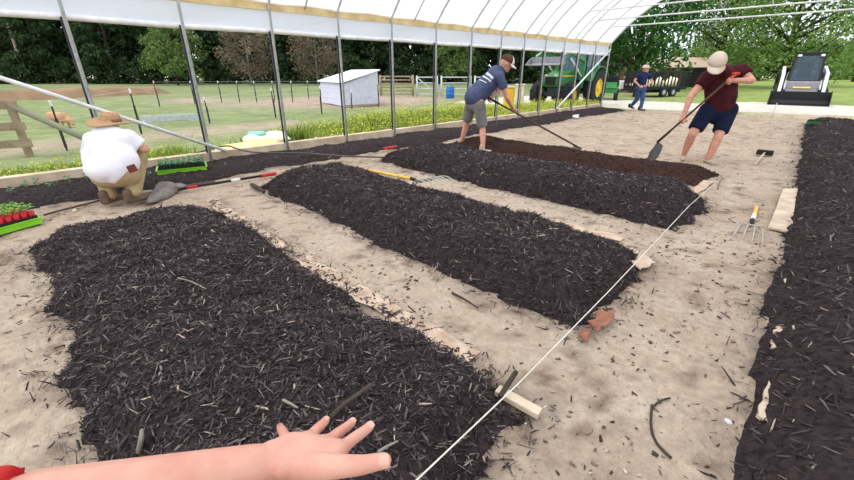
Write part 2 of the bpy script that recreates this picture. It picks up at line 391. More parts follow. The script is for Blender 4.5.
# fine sandy floor inside the tunnel
X,Y,f=grid(-7.0,2.4,-2.4,18.,.05)
Z=(fbm(X*1.1,Y*1.1,2)-.47)*.04+(fbm(X*7,Y*7,4)-.47)*.04+(fbm(X*24,Y*24,14,2)-.37)*.022
Z=Z*np.clip((17.9-Y)/.8,0,1)+hv(X,Y)+.004
t=sand_tone(X,Y); n3=fbm(X*9,Y*9,77); t=mixc(t,rgb(128,110,95),(n3-.56)*5.5)
Z2=Z.copy()
o=npmesh('floor',np.stack([X,Y,Z],1),f,M['sand'],smooth=True,tone=np.concatenate([t,np.ones((len(t),1))],1)); tag(o,kind='structure')
FX0,FY0,FST=-7.0,-2.4,.05; FNX=len(np.arange(-7.0,2.4+.025,.05)); FZ=Z.reshape(-1,FNX)
def floor_z(x,y):
    i=int(round((y-FY0)/FST)); j=int(round((x-FX0)/FST))
    return float(FZ[min(max(i,0),FZ.shape[0]-1),min(max(j,0),FNX-1)])
# land beyond (near ring finer, far ring coarse)
X,Y,f=grid(-34.,12.,-8.,44.,.25)
Z=hv(X,Y)-.035*((X>-7.1)&(X<2.5)&(Y<18.1)&(Y>-2.6))+(fbm(X*.8,Y*.8,8)-.47)*.08*np.clip((np.abs(X+3)-5)/3+np.clip((Y-20)/4,0,1),0,1)
t=land_tone(X,Y)
o=npmesh('ground',np.stack([X,Y,Z],1),f,M['land'],smooth=True,tone=np.concatenate([t,np.ones((len(t),1))],1)); tag(o,kind='structure')
X,Y,f=grid(-150.,70.,-60.,170.,2.5)
keep=~((X[f].max(1)<12)&(X[f].min(1)>-34)&(Y[f].max(1)<44)&(Y[f].min(1)>-8)); f=f[keep]
Z=hv(X,Y)-.06; t=land_tone(X,Y)
o=npmesh('ground_far',np.stack([X,Y,Z],1),f,M['land'],smooth=True,tone=np.concatenate([t,np.ones((len(t),1))],1)); tag(o,kind='structure')
# ------------------------------------------------------------------ the beds
def loose(name,P,N,L,W,T,m,parent=None,tilt=.45,yaw=None,kind='stuff'):
    """many small angular pieces: P centres (n,3); L,W,T sizes (n,)"""
    n=len(P); ya=NR.uniform(0,2*np.pi,n) if yaw is None else yaw; ti=NR.normal(0,tilt,n); ro=NR.normal(0,.5,n)
    cx,sx=np.cos(ro),np.sin(ro); cy,sy=np.cos(ti),np.sin(ti); cz,sz=np.cos(ya),np.sin(ya)
    ax=np.stack([cz*cy,sz*cy,-sy],1); ay=np.stack([cz*sy*sx-sz*cx,sz*sy*sx+cz*cx,cy*sx],1); az=np.cross(ax,ay)
    tp=NR.uniform(.3,1.,(n,2)); B=[]
    for i,(sxn,k) in enumerate(((-1,0),(1,1))):
        for (a,b) in((-1,-1),(1,-1),(1,1),(-1,1)):
            B.append(P+ax*(sxn*L/2*(1+.15*a))[:,None]+ay*(a*W/2*tp[:,k])[:,None]+az*(b*T/2*tp[:,k])[:,None])
    v=np.stack(B,1).reshape(-1,3); base=(np.arange(n)*8)[:,None,None]
    F=np.array([(3,2,1,0),(4,5,6,7),(0,1,5,4),(1,2,6,5),(2,3,7,6),(3,0,4,7)])[None]
    f=(base+F).reshape(-1,4); o=npmesh(name,v,f,m,parent); 
    if kind: o['kind']=kind
    return o
class Bed: pass
def bed(edge,h,seed,step,box,rag=.12,slope=.34):
    """edge(X,Y)-> distance inside the outline"""
    b=Bed(); x0,x1,y0,y1=box
    def hf(X,Y):
        d=edge(X,Y)+(fbm(X*3.2,Y*3.2,seed)-.47)*rag*2+(fbm(X*11,Y*11,seed+3)-.47)*rag*.7
        s=np.clip(d/slope,0,1); s=s*(2-s)*.75+s*s*(3-2*s)*.25
        z=h*s+(fbm(X*2.2,Y*2.2,seed+5)-.47)*.10*s+(fbm(X*14,Y*14,seed+7)-.47)*.045*s+(fbm(X*40,Y*40,seed+9,2)-.37)*.012*s
        return np.where(d>-.02,z+.012,-.04),d
    b.hf=hf; b.box=box; X,Y,f=grid(x0,x1,y0,y1,step); Z,D=hf(X,Y)
    base=hv(X,Y); Zg=np.where(D>-.02,Z+base,base-.06); k=(D[f]>-.1).any(1); b.f=f[k]; b.v=np.stack([X,Y,Zg],1)
    return b
def rect_edge(x0,x1,y0,y1):
    return lambda X,Y: np.minimum(np.minimum(X-x0,x1-X),np.minimum(Y-y0,y1-Y))
def compact(v,f):
    u,inv=np.unique(f,return_inverse=True); return v[u],inv.reshape(f.shape)
def make_bed(name,label,b,base_mat,chip_mat,n,Lr,Wr,cat,kindname='wood_chips',mound='mulch_mound',clumpy=True,big=0):
    x0,x1,y0,y1=b.box; e=empty(name,((x0+x1)/2,(y0+y1)/2,0),0,label,cat)
    v,f=compact(b.v,b.f); o=npmesh(mound,v,f,M[base_mat],e,smooth=True); o.matrix_parent_inverse=parent_mat(e).inverted()
    X=NR.uniform(x0-.2,x1+.2,n*2); Y=NR.uniform(y0-.2,y1+.2,n*2); Z,D=b.hf(X,Y)
    pr=np.where(D>0,1.,np.exp(D/.06)*.35); k=(NR.uniform(0,1,n*2)<pr)&(D>-.3); X,Y,Z,D=X[k][:n],Y[k][:n],Z[k][:n],D[k][:n]
    Z=np.where(D>-.02,Z,.012)+hv(X,Y); m=len(X)
    u_=NR.uniform(0,1,m)**1.5; L=Lr[0]+(Lr[1]-Lr[0])*u_; W=Wr[0]+(Wr[1]-Wr[0])*NR.uniform(0,1,m)*(.4+.6*u_); T=W*NR.uniform(.25,.6,m); s=NR.random(m)<.04; L=np.where(s,L*1.5,L)
    o=loose(kindname,np.stack([X,Y,Z+.004],1),m,L,W,T,M[chip_mat],e); o.matrix_parent_inverse=parent_mat(e).inverted()
    return e
b1=bed(lambda X,Y: np.minimum(np.minimum(np.minimum(X+4.5+.0*Y,-.56-X),1.22-Y),Y+.15+.03*np.clip(-X-2.2,0,2)),.2,101,.035,(-5.1,-.2,-.7,1.6),slope=.3)
make_bed('garden_bed','nearest raised bed of dark wood mulch, under the outstretched hand',b1,'mulchbase','chip',44000,(.010,.068),(.003,.012),'garden bed')
b2=bed(rect_edge(-5.08,-.74,1.98,3.24),.24,202,.04,(-5.4,-.3,1.6,3.6),slope=.38)
make_bed('garden_bed','long dark mulch bed in the middle, second from the hand',b2,'mulchbase','chip',22000,(.014,.075),(.003,.012),'garden bed')
b3=bed(rect_edge(-5.3,-.78,4.12,5.45),.24,303,.05,(-5.6,-.4,3.8,5.8),slope=.4)
make_bed('garden_bed','dark mulch bed behind the yellow handled fork, before the brown bed',b3,'mulchbase','chip',11000,(.02,.085),(.005,.015),'garden bed')
b4=bed(lambda X,Y: np.minimum(np.minimum(X+5.5,-1.02-X),np.minimum(Y-5.98-.02*(X+5.5),7.25-Y-.03*(X+5.5)))-.0,.14,404,.05,(-5.9,-.6,5.6,7.6),rag=.05,slope=.4)
make_bed('garden_bed','raised bed of fine brown compost that two men are raking',b4,'compost','clod',2600,(.01,.035),(.01,.025),'garden bed','compost_clods','compost_mound')
def e5(X,Y):
    l=.19-.048*Y; return np.minimum(np.minimum(X-l,(1.25-.045*np.clip(Y,0,20))-X),16.3-Y)
b5=bed(e5,.2,505,.05,(-.9,1.7,-.5,16.6),rag=.08,slope=.3)
make_bed('garden_bed','long dark mulch bed running along the right side',b5,'mulchbase','chip',26000,(.016,.085),(.004,.014),'garden bed')
# soil strip along the left wall
b6=bed(lambda X,Y: np.minimum(np.minimum((-6.0+.25*np.sin(Y*1.3)*.3)-X,X+7.6),17.0-Y),.07,606,.05,(-7.0,-5.6,-2.4,17.2),rag=.12,slope=.35)
make_bed('garden_bed','narrow strip of dark soil along the left wall board',b6,'mulchbase','chip',5000,(.02,.06),(.006,.014),'garden bed')
def top(b,x,y):
    z,d=b.hf(np.array([x]),np.array([y])); return max(float(z[0]) if d[0]>-.02 else -1,floor_z(x,y))
ALLB=[b1,b2,b3,b4,b5,b6]
def surf(x,y): return max([top(b,x,y) for b in ALLB if b.box[0]<x<b.box[1] and b.box[2]<y<b.box[3]]+[floor_z(x,y)])
# bark dust worked into the sand beside the beds
fo=bpy.data.objects['floor'].data; nV=len(fo.vertices); co=np.zeros(nV*3,np.float32); fo.vertices.foreach_get('co',co); co=co.reshape(-1,3)
at=fo.color_attributes['tone']; cc_=np.zeros(nV*4,np.float32); at.data.foreach_get('color',cc_); cc_=cc_.reshape(-1,4)
for b,wd in((b1,.14),(b2,.10),(b3,.10),(b4,.06),(b5,.09),(b6,.16)):
    Z_,D_=b.hf(co[:,0],co[:,1]); k=np.exp(np.clip(D_,-5,0)/wd)*np.clip((fbm(co[:,0]*7,co[:,1]*7,61)-.25)*2.2,0,1)*.8
    cc_[:,:3]=mixc(cc_[:,:3],rgb(84,72,68),k)
at.data.foreach_set('color',cc_.ravel())
# loose crumbs and chips scattered on the sandy paths
n=7500; X=NR.uniform(-6.2,.4,n); Y=NR.uniform(-1.2,17,n)**1.0; 
Xn=NR.uniform(-2.6,.2,3800); Yn=NR.uniform(.3,4.5,3800); X=np.concatenate([X,Xn]); Y=np.concatenate([Y,Yn])
cl=fbm(X*2.2,Y*2.2,55)+NR.uniform(-.12,.12,len(X)); k=cl>.44; X,Y=X[k],Y[k]; Z=np.array([floor_z(a,b) for a,b in zip(X,Y)])
m=len(X); L=.004+.024*NR.uniform(0,1,m)**2; loose('soil_crumbs',np.stack([X,Y,Z+.003],1),m,L,L*NR.uniform(.3,.9,m),L*.35,M['debris'],tilt=.15)
bpy.data.objects['soil_crumbs']['label']='crumbs of bark and soil scattered on the sandy paths'; bpy.data.objects['soil_crumbs']['category']='debris'
# dark chips strayed from the beds
pts=[]
for b,(x0,x1,y0,y1) in ((b1,(-5,-.3,-.5,1.5)),(b2,(-5.3,-.4,1.7,3.5)),(b3,(-5.5,-.5,3.9,5.7)),(b5,(-.5,.3,0,16))):
    X=NR.uniform(x0-.3,x1+.3,1500); Y=NR.uniform(y0-.3,y1+.3,1500); Z,D=b.hf(X,Y); k=(D<0)&(NR.random(1500)<np.exp(D/.10)*.38)
    pts+=[(x,y,floor_z(x,y)+.004) for x,y in zip(X[k],Y[k])]
for _ in range(700):
    x=NR.uniform(-4.9,-.8); y=1.27+abs(NR.normal(0,.075)); pts.append((x,y,floor_z(x,y)+.022))
pts=np.array(pts); m=len(pts); L=.008+.042*NR.uniform(0,1,m)**1.6
o=loose('stray_bark',pts,m,L,NR.uniform(.004,.013,m),NR.uniform(.002,.006,m),M['chip'],tilt=.1); tag(o,'dark bark pieces strewn on sand beside the beds','bark')
# ------------------------------------------------------------------ the high tunnel
XL,XR,YE,YN=-7.0,.9,17.1,-3.4
PY=[-3.3,-1.9,-.55,.75,2.05,3.38,4.68,5.97,7.3,8.58,9.85,11.0,12.2,13.4,14.5,15.8,17.1]
AC,AZ,AR=(XL+XR)/2,-.62,0; AR=math.hypot(XR-AC,2.4-AZ)
def archpt(x,y,r=0): return V((x,y,AZ+math.sqrt(max((AR+r)**2-(x-AC)**2,0))))
def arch(y,r=0,n=28):
    a0=math.atan2(2.4-AZ,XR-AC); return [V((AC+(AR+r)*math.cos(a0+(math.pi-2*a0)*i/n),y,AZ+(AR+r)*math.sin(a0+(math.pi-2*a0)*i/n))) for i in range(n+1)]
ht=empty('high_tunnel',(AC,7,0),0,'arched greenhouse of steel hoops and translucent white film over the beds','greenhouse')
for y in PY:
    MB().tube([(XR,y,0)]+arch(y)+[(XL,y,0)],.022,8).build('hoop','galv',ht,True,world=True)
for y in PY:
    MB().box((XL-.045,y-.028,1.02),(.03,.022,2.0)).build('post_dark_side','galvdark',ht,world=True)  # dark side of each post, put in as a separate dark strip
for y in [4.03,6.61,9.22,11.62,14.06]:
    MB().tube(arch(y),.014,6).build('bow','galv',ht,True,world=True)
for x in (XL-.03,XR+.03):
    s=-1 if x<AC else 1
    MB().box((x+s*.02,(YE+YN)/2,2.395),(.045,YE-YN,.15)).build('hip_board','hipwood',ht,world=True)
    MB().box((x+s*.06,(YE+YN)/2,.09),(.15,YE-YN+.1,.22)).build('base_board','baseboard',ht,world=True)
    v=[];ys=np.linspace(YN,YE,60)
    for i,y in enumerate(ys):
        for j in range(5):
            k=j/4; v.append((x+s*(.05+.02*math.sin(y*3.1+j)*math.sin(math.pi*k)),y,2.38-.36*k))
    F=[(i*5+j,i*5+j+1,(i+1)*5+j+1,(i+1)*5+j) for i in range(59) for j in range(4)]
    o=npmesh('side_curtain',v,F,M['curtain'],ht,True); o.matrix_parent_inverse=parent_mat(ht).inverted()
    MB().tube([(x+s*.045,y,2.015+.006*math.sin(y*2.3)) for y in np.linspace(YN,YE+.1,40)],.036,10).build('roll_pipe','rollfilm',ht,True,world=True)
v=[];ys=np.linspace(YN,YE+.03,90)
for i,y in enumerate(ys):
    a=arch(y,.03+.012*math.sin(y*4.9)) 
    v+=[tuple(p) for p in a]
F=[(i*29+j,i*29+j+1,(i+1)*29+j+1,(i+1)*29+j) for i in range(89) for j in range(28)]
o=npmesh('roof_film',v,F,M['film'],ht,True); o.matrix_parent_inverse=parent_mat(ht).inverted()
MB().tube([archpt(AC,YN)-V((0,0,.03)),archpt(AC,YE)-V((0,0,.03))],.02).build('ridge_purlin','galv',ht,True,world=True)
for y,z in ((15.8,2.87),(14.5,2.97),(13.4,3.12)):
    dx=math.sqrt(AR**2-(z-AZ)**2)
    MB().tube([(AC-dx,y,z),(AC+dx,y,z)],.02).build('cross_tie','white_metal',ht,True,world=True)
    if y<15:
        for k in range(-1,1):
            a=AC+k*1.1
            MB().tube([(a,y,z),(a+.55,y,archpt(a+.55,y).z),(a+1.1,y,z)],.013,6).build('truss_web','galv',ht,True,world=True)
MB().tube([(XL+.03,17.05,2.2),(XL+.03,13.35,.24)],.028).build('diagonal_brace','white_metal',ht,True,world=True)
MB().tube([(XL+.035,2.3,.2),(XL+.035,-1.75,2.2)],.026).build('diagonal_brace','white_metal',ht,True,world=True)
MB().tube([(.33,15.2,0),(XR-.03,17.05,2.2)],.028).build('diagonal_brace','white_metal',ht,True,world=True)
# ------------------------------------------------------------------ trees
def leaves(P,size,m,name,parent,sq=.5):
    n=len(P); a=NR.normal(size=(n,3)); a/=np.linalg.norm(a,axis=1)[:,None]; b=NR.normal(size=(n,3)); b-=a*(a*b).sum(1)[:,None]; b/=np.linalg.norm(b,axis=1)[:,None]
    c=np.cross(a,b); L=(size*NR.uniform(.6,1.3,n))[:,None]; w=L*sq
    v=np.stack([P-a*L*.5,P+b*w*.5+c*w*.12,P+a*L*.5,P-b*w*.5+c*w*.12],1).reshape(-1,3); f=np.arange(4*n).reshape(-1,4)
    return npmesh(name,v,f,m,parent)
def make_tree(h,crown_r,crown_z,n,leaf,m,bark,rough=0.5,blobs=26,tr=.22,spread=1.,name='tree'):
    e=empty(name); t=MB(); cent=[]
    lean=V((R.uniform(-.04,.04),R.uniform(-.04,.04),1))
    tp=[lean*(h*.82*i/6)+V((R.uniform(-.1,.1),R.uniform(-.1,.1),0))*(i>0)*h*.06 for i in range(7)]; tp[0]=V((0,0,-.3))
    t.tube(tp,[tr*(1-.8*i/6) for i in range(7)],9)
    for i in range(blobs):
        zz=crown_z+(h-crown_z)*((i+.5)/blobs)**.9; k=(zz-crown_z)/(h-crown_z); rr=crown_r*(math.sin(math.pi*min(1,(k*.82+.16)))**.7)
        an=i*2.399+R.uniform(-.5,.5); rad=rr*math.sqrt(R.uniform(.1,1.))*.8
        c=V((math.cos(an)*rad,math.sin(an)*rad,zz)); cent.append((c,crown_r*R.uniform(.28,.46)))
        s0=min(h*.7,max(h*.1,zz-rad*.75)); st=lean*s0; mid=st.lerp(c,.5)+V((0,0,-.05*rad))
        t.tube([st,mid,c],[tr*.38,tr*.22,tr*.06],6)
    tm=t.build('trunk',bark,e,True)
    P=[]
    for c,r in cent:
        k=max(8,n//len(cent)); d=NR.normal(size=(k,3)); d/=np.linalg.norm(d,axis=1)[:,None]
        d*=(NR.uniform(0,1,k)**.42*r)[:,None]; d[:,2]*=.7; P.append(np.array(c)+d)
    leaves(np.concatenate(P),leaf,M[m],'foliage',e); return e
def put(proto,used,x,y,s,rz,label,group=None,cat='tree'):
    e=proto if not used else copytree(proto)
    e.location=(x,y,hgt(x,y)); e.scale=(s,s,s*R.uniform(.92,1.08)); e.rotation_euler=(0,0,rz); tag(e,label,cat)
    if group: e['group']=group
    return e
def farpt(px,fw):
    r=(px-427)/FL*(fw*cT+H*sT); return q*(r-fw),q*(r+fw)
pW=[make_tree(15,4.2,1.,5200,.62,'leafW','barkD',blobs=30,tr=.28) for _ in range(3)]
used=[False]*3
i=0
for row,(fw,px0,px1,stp) in enumerate(((66,-120,560,33),(74,-140,600,36),(82,-160,620,42))):
    px=px0
    while px<px1:
        x,y=farpt(px+R.uniform(-9,9),fw+R.uniform(-2.5,2.5)); k=i%3
        put(pW[k],used[k],x,y,R.uniform(.85,1.2),R.uniform(0,6.28),'tall dark evergreen tree in the woodland row behind the left pasture','woodland trees behind the pasture'); used[k]=True
        i+=1; px+=stp
pU=make_tree(3.6,2.6,.1,2600,.42,'leafW','barkD',blobs=16,tr=.08,name='bush'); u=False
for j,px in enumerate(range(-60,600,27)):
    x,y=farpt(px+R.uniform(-6,6),63+R.uniform(-1.5,1.5)); put(pU,u,x,y,R.uniform(.8,1.15),R.uniform(0,6),'low dark bush at the foot of the woodland','bushes under the woodland edge','bush'); u=True
pG=make_tree(8.5,3.9,1.2,4200,.42,'leafG','barkD',blobs=24,tr=.16)
x,y=farpt(178,56); put(pG,False,x,y,1.,1.,'bright green leafy tree before dark woods, left of the bare ones')
x,y=farpt(455,60); put(pG,True,x,y,.8,3.,'smaller bright green tree before the woods, right of the shed')
pP=make_tree(8.5,3.7,1.2,5500,.3,'leafP','barkL',blobs=26,tr=.15)
x,y=farpt(252,54); put(pP,False,x,y,1.,1.,'greyish brown budding tree, the left one of two before the woods')
x,y=farpt(318,56); put(pP,True,x,y,1.,4.,'greyish brown budding tree standing behind the white shed')
x,y=farpt(28,62)
t=MB(); t.tube([(0,0,-.3),(-.4,.1,3.5),(-1.1,.2,7.5),(-1.4,.2,11)],[.32,.26,.2,.08]); e=empty('dead_tree',(x,y,hgt(x,y)),0,'bare grey leaning trunk before the dark woods at far left','tree'); t.build('trunk','barkL',e,True)
# big trees by the open end
pA=make_tree(14,6.4,1.7,15500,.40,'leafA','barkD',blobs=46,tr=.34)
x,y=farpt(632,40); put(pA,False,x,y,1.,.5,'big dark green broadleaf tree behind the dark trailer')
x,y=farpt(575,46); put(pA,True,x,y,.8,2.5,'dark green broadleaf tree rising behind the green tractor')
pB=make_tree(14,6.8,1.9,13500,.38,'leafB','barkD',blobs=44,tr=.42)
x,y=farpt(778,43); put(pB,False,x,y,1.,.0,'large fresh green tree with forked dark trunk behind the skid loader')
x,y=farpt(712,52); put(pB,True,x,y,.9,2.,'tall light green tree behind the man in maroon')
x,y=farpt(852,62); put(pB,True,x,y,.42,4.,'smaller green tree at the right edge of the photo')
pH=make_tree(6.4,3.9,.1,3600,.46,'leafB','barkD',blobs=18,tr=.1,name='hedge_bush'); u=False
for j,px in enumerate(range(560,960,22)):
    x,y=farpt(px,82+R.uniform(-3,3)); put(pH,u,x,y,R.uniform(.8,1.1),R.uniform(0,6),'hazy green bush in the far hedge beyond the mown field','bushes of the far hedge','bush'); u=True
# tan earth bank along the far left of the pasture
p0=hit(-60,103); p1=hit(168,92.5); p0.z=p1.z=-.12; v=[];n=40
for i in range(n+1):
    p=p0.lerp(p1,i/n); d=(p1-p0).normalized(); s=V((-d.y,d.x,0)); hh=(.66+.04*math.sin(i*.7)-.1*i/n)*(1 if i<n-3 else (n-i)/3.)
    for o_,z in((-1.3,-.3),(-.5,hh*.75),(0,hh),(.6,hh*.9),(1.6,-.3)): v.append(tuple(p+s*o_+V((0,0,z-.1))))
F=[(i*5+j,i*5+j+1,(i+1)*5+j+1,(i+1)*5+j) for i in range(n) for j in range(4)]
o=npmesh('earth_bank',v,F,M['bank'],smooth=True); tag(o,'long low tan earth bank across the far pasture','bank',kind='structure')
# ------------------------------------------------------------------ meadow strip outside the left wall
def blades(name,X,Y,hh,wd,m):
    n=len(X); Z=hv(X,Y)-.03; an=NR.uniform(0,6.28,n); ben=NR.uniform(.05,.5,n)*hh; bd=NR.uniform(0,6.28,n)
    P=np.stack([X,Y,Z],1); w=np.stack([np.cos(an),np.sin(an),0*an],1)*wd[:,None]; b=np.stack([np.cos(bd)*ben,np.sin(bd)*ben,hh],1)
    v=np.stack([P-w,P+w,P+w*.6+b*np.array([.4,.4,.6]),P+b,P-w*.6+b*np.array([.4,.4,.6])],1).reshape(-1,3)
    f=np.arange(5*n).reshape(-1,5); o=npmesh(name,v,f,m); o['kind']='stuff'; return o
n=46000; Y=NR.uniform(-2.5,17.8,n); wd=1.1+.9*np.clip((Y-3)/4,0,1)-.5*np.clip((Y-13)/4,0,1); X=-7.2-NR.uniform(0,1,n)**1.2*wd-.03
den=fbm(X*.9,Y*.9,91); hh=(.2+.26*(1-.55*np.clip((Y-9)/4,0,1))*np.clip((Y-1)/5,0,1)*np.clip((-X-7.2)/.6,.3,1))*NR.uniform(.5,1.15,n)*(.6+.8*den)
k=~((Y>1.9)&(Y<4.4)&(X>-8.3)); X,Y,hh=X[k],Y[k],hh[k]
o=blades('meadow_grass',X,Y,hh,NR.uniform(.006,.014,len(X)),M['grass']); tag(o,'strip of tall yellow green grass outside the left wall board','grass')
k=NR.random(len(X))<.45*np.clip((Y-2)/5,.12,1); P=np.stack([X[k]+NR.normal(0,.05,k.sum()),Y[k]+NR.normal(0,.04,k.sum()),hv(X[k],Y[k])+hh[k]*NR.uniform(.8,1.15,k.sum())],1)
o=leaves(P,.04,M['flower'],'yellow_flowers',None,.8); o['kind']='stuff'; tag(o,'small yellow blossoms over the tall grass strip','flowers')
n=16000; X=-7.3-NR.uniform(0,1,n)**1.3*14; Y=NR.uniform(-1.5,24,n); k=fbm(X*.5,Y*.5,19)>.5; X,Y=X[k],Y[k]
o=blades('pasture_grass',X,Y,NR.uniform(.03,.09,len(X)),NR.uniform(.006,.014,len(X)),M['grass']); tag(o,'short grazed pasture grass beyond the meadow strip','grass')
n=9000; X=NR.uniform(-12,.8,n); Y=NR.uniform(17.6,24.,n); A=signed(X,Y,ra,rb); k=((A<.1)&(A>-1.2)&(fbm(X*1.7,Y*1.7,5)>.45)); X,Y=X[k],Y[k]
o=blades('verge_grass',X,Y,NR.uniform(.03,.1,len(X)),NR.uniform(.006,.012,len(X)),M['grass']); tag(o,'thin verge grass along the near edge of the gravel road','grass')
# ------------------------------------------------------------------ shed, fences, animals
a,b,c=hit(322,103),hit(345,108),hit(379,106); a.z=b.z=c.z=-.15; d=a+(c-b)
zb=Zat(b.x,b.y,82); zc=Zat(c.x,c.y,70.5); za=Zat(a.x,a.y,82.5)
sh=empty('animal_shed',(a+c)/2,0,'small white lean-to shed with sloping roof, in the fenced pasture','shed')
lo=(za+zb)/2
A_=lambda p,z: V((p.x,p.y,z))
w_=MB(); w_.add([A_(a,-.1),A_(b,-.1),A_(c,-.1),A_(d,-.1),A_(a,lo-.04),A_(b,lo-.04),A_(c,zc-.04),A_(d,zc-.04)],[(0,1,5,4),(1,2,6,5),(2,3,7,6),(3,0,4,7),(0,3,2,1),(4,5,6,7)])
w_.build('wall_panel','shedwall',sh,world=True)
ex=(a-b).normalized()*.12; ey=(c-b).normalized()*.1
rf=[A_(a,lo)+ex-ey,A_(b,lo)-ex-ey,A_(c,zc)-ex+ey,A_(d,zc)+ex+ey]; MB().prism(rf,(0,0,.05)).build('roof_sheet','shedroof',sh,world=True)
MB().beam(A_(b,-.08),A_(c,-.08),.1,.1).build('skid_beam','fencewood',sh,world=True)
def tpost(e,p,h,lean=0):
    m=MB(); m.tube([p-V((0,0,.3)),p+V((lean,0,h))],.018,5); m.box(p+V((0,0,h*.35)),(.012,.05,h*.6)); m.build('post','galvdark',e,world=True)
    MB().tube([p+V((lean*.9,0,h-.1)),p+V((lean,0,h+.01))],.026,6).build('post_cap','white_metal',e,world=True)
def wirefence(label,P,hs,group=None):
    c=sum(P,V())/len(P); e=empty('wire_fence',c,0,label,'fence')
    for p,h in zip(P,hs): tpost(e,p,h,R.uniform(-.06,.06))
    m=MB()
    for k in (.2,.4,.6,.8,.97): m.tube([p+V((0,0,h*k)) for p,h in zip(P,hs)],.0045,4)
    m.build('wire','galv',e,world=True)
P=[hit(67,150),hit(142,135),hit(210,124),V((-14.3,6.6,-.15)),hit(322,115),V((-15,10.4,-.15)),hit(379,108)]
wirefence('near wire fence on steel posts, beyond the meadow strip and before the shed',P,[Zat(p.x,p.y,y)+.15 for p,y in zip(P,(101,89,97,88,86,90,82))])
P=[hit(x,y) for x,y in ((160,107),(195,104),(222,103),(240,103),(257,103),(275,102),(293,103),(309,100),(330,98))]
wirefence('far wire fence of white capped posts crossing the pasture',P,[Zat(p.x,p.y,81)+.15 for p in P])
# board fence at far left
f0=hit(30,156); f1=f0+V((-1.0,-4.,0)); e=empty('board_fence',f0,0,'weathered three board wooden fence end with sloping pole, far left','fence')
zt=Zat(f0.x,f0.y,104)
MB().box(f0+V((0,0,zt/2)),(.13,.13,zt+.35)).build('fence_post','fencewood',e,world=True,bevel=.01)
MB().box(f1+V((0,0,zt/2)),(.13,.13,zt+.35)).build('fence_post','fencewood',e,world=True,bevel=.01)
g0=Zat(f0.x,f0.y,105),Zat(f0.x,f0.y,126),Zat(f0.x,f0.y,143)
for z in g0: MB().beam(V((f0.x+.08,f0.y+.1,z)),V((f1.x+.08,f1.y,z+.02)),.035,.15).build('rail','fencewood',e,world=True)
dp=J(86,139,FW.dot(f0)+.3); MB().tube([V((f0.x+.02,f0.y,g0[0])),dp+V((0,0,0)),dp+(dp-V((f0.x,f0.y,g0[0])))*.6],.06).build('sloping_pole','polewood',e,True,world=True)
# pipe gates and rails
def gate(label,name,pa,pb,h,n,mt,r,diag=False,cat='gate'):
    e=empty(name,(pa+pb)/2,0,label,cat)
    for p in(pa,pb): MB().tube([p-V((0,0,.2)),p+V((0,0,h+.1))],r*1.7).build('post',mt,e,True,world=True)
    for i in range(n):
        z=V((0,0,.15+(h-.15)*i/(n-1))); MB().tube([pa+z,pb+z],r).build('rail',mt,e,True,world=True)
    if diag: MB().tube([pa+V((0,0,h)),pb+V((0,0,.15))],r*.8).build('diagonal_rail',mt,e,True,world=True)
gp=[hit(381,96),hit(413,96.5),hit(437,96.8),hit(470,97),hit(500,96)]
for i,p in enumerate(gp): p.z=hgt(p.x,p.y)
gate('brown grey pipe gate just right of the white shed','pipe_gate',gp[0],gp[1],1.25,6,'fencewood',.045)
gate('light pipe gate with diagonal bar, left of the blue barrel','pipe_gate',gp[1]+V((.2,.2,0)),gp[2],1.2,4,'galv',.035,True)
gate('light rail fence panel standing behind the blue barrel','rail_fence',gp[2]+V((.2,.2,0)),gp[3],1.2,4,'galv',.035,cat='fence')
gate('light rail fence panel behind the man in grey shorts','rail_fence',gp[3]+V((.2,.2,0)),gp[4],1.2,4,'galv',.035,cat='fence')
# pale low fence line far behind
def barrel(p,r,h,m,label,cat='barrel'):
    e=empty('barrel',p,0,label,cat)
    MB().lathe(p,UP,[(0,0),(0,r*.95),(.03,r),(h*.33,r),(h*.35,r*1.04),(h*.37,r),(h*.65,r),(h*.67,r*1.04),(h*.69,r),(h-.03,r),(h,r*.94),(h,0)]).build('drum',m,e,True,world=True)
    MB().lathe(p+V((r*.4,0,h)),UP,[(0,.04),(.03,.04),(.03,0)],10).build('bung','black',e,world=True)
p=hit(450,98.5); barrel(p,.26,.72,'bluedrum','blue plastic barrel in the pasture by the light rails')
p=hit(508,106); e=empty('storage_tote',p,0,'yellow orange plastic tote behind the bending man','tote')
MB().box(p+V((0,0,.42)),(.5,.5,.85),Matrix.Rotation(.7,3,'Z'),.92,.92).build('tub','yellowbox',e,world=True,bevel=.04); MB().box(p+V((0,0,.88)),(.52,.52,.08),Matrix.Rotation(.7,3,'Z')).build('lid','cream',e,world=True,bevel=.02)
p=hit(518,111.5); e=empty('cream_bin',p,0,'tall narrow cream bin beside the yellow tote','bin')
MB().box(p+V((0,0,.5)),(.36,.34,1.0),Matrix.Rotation(.5,3,'Z'),.95,.95).build('tub','cream',e,world=True,bevel=.03); MB().box(p+V((0,0,1.02)),(.4,.38,.06),Matrix.Rotation(.5,3,'Z')).build('lid','cream',e,world=True,bevel=.02)
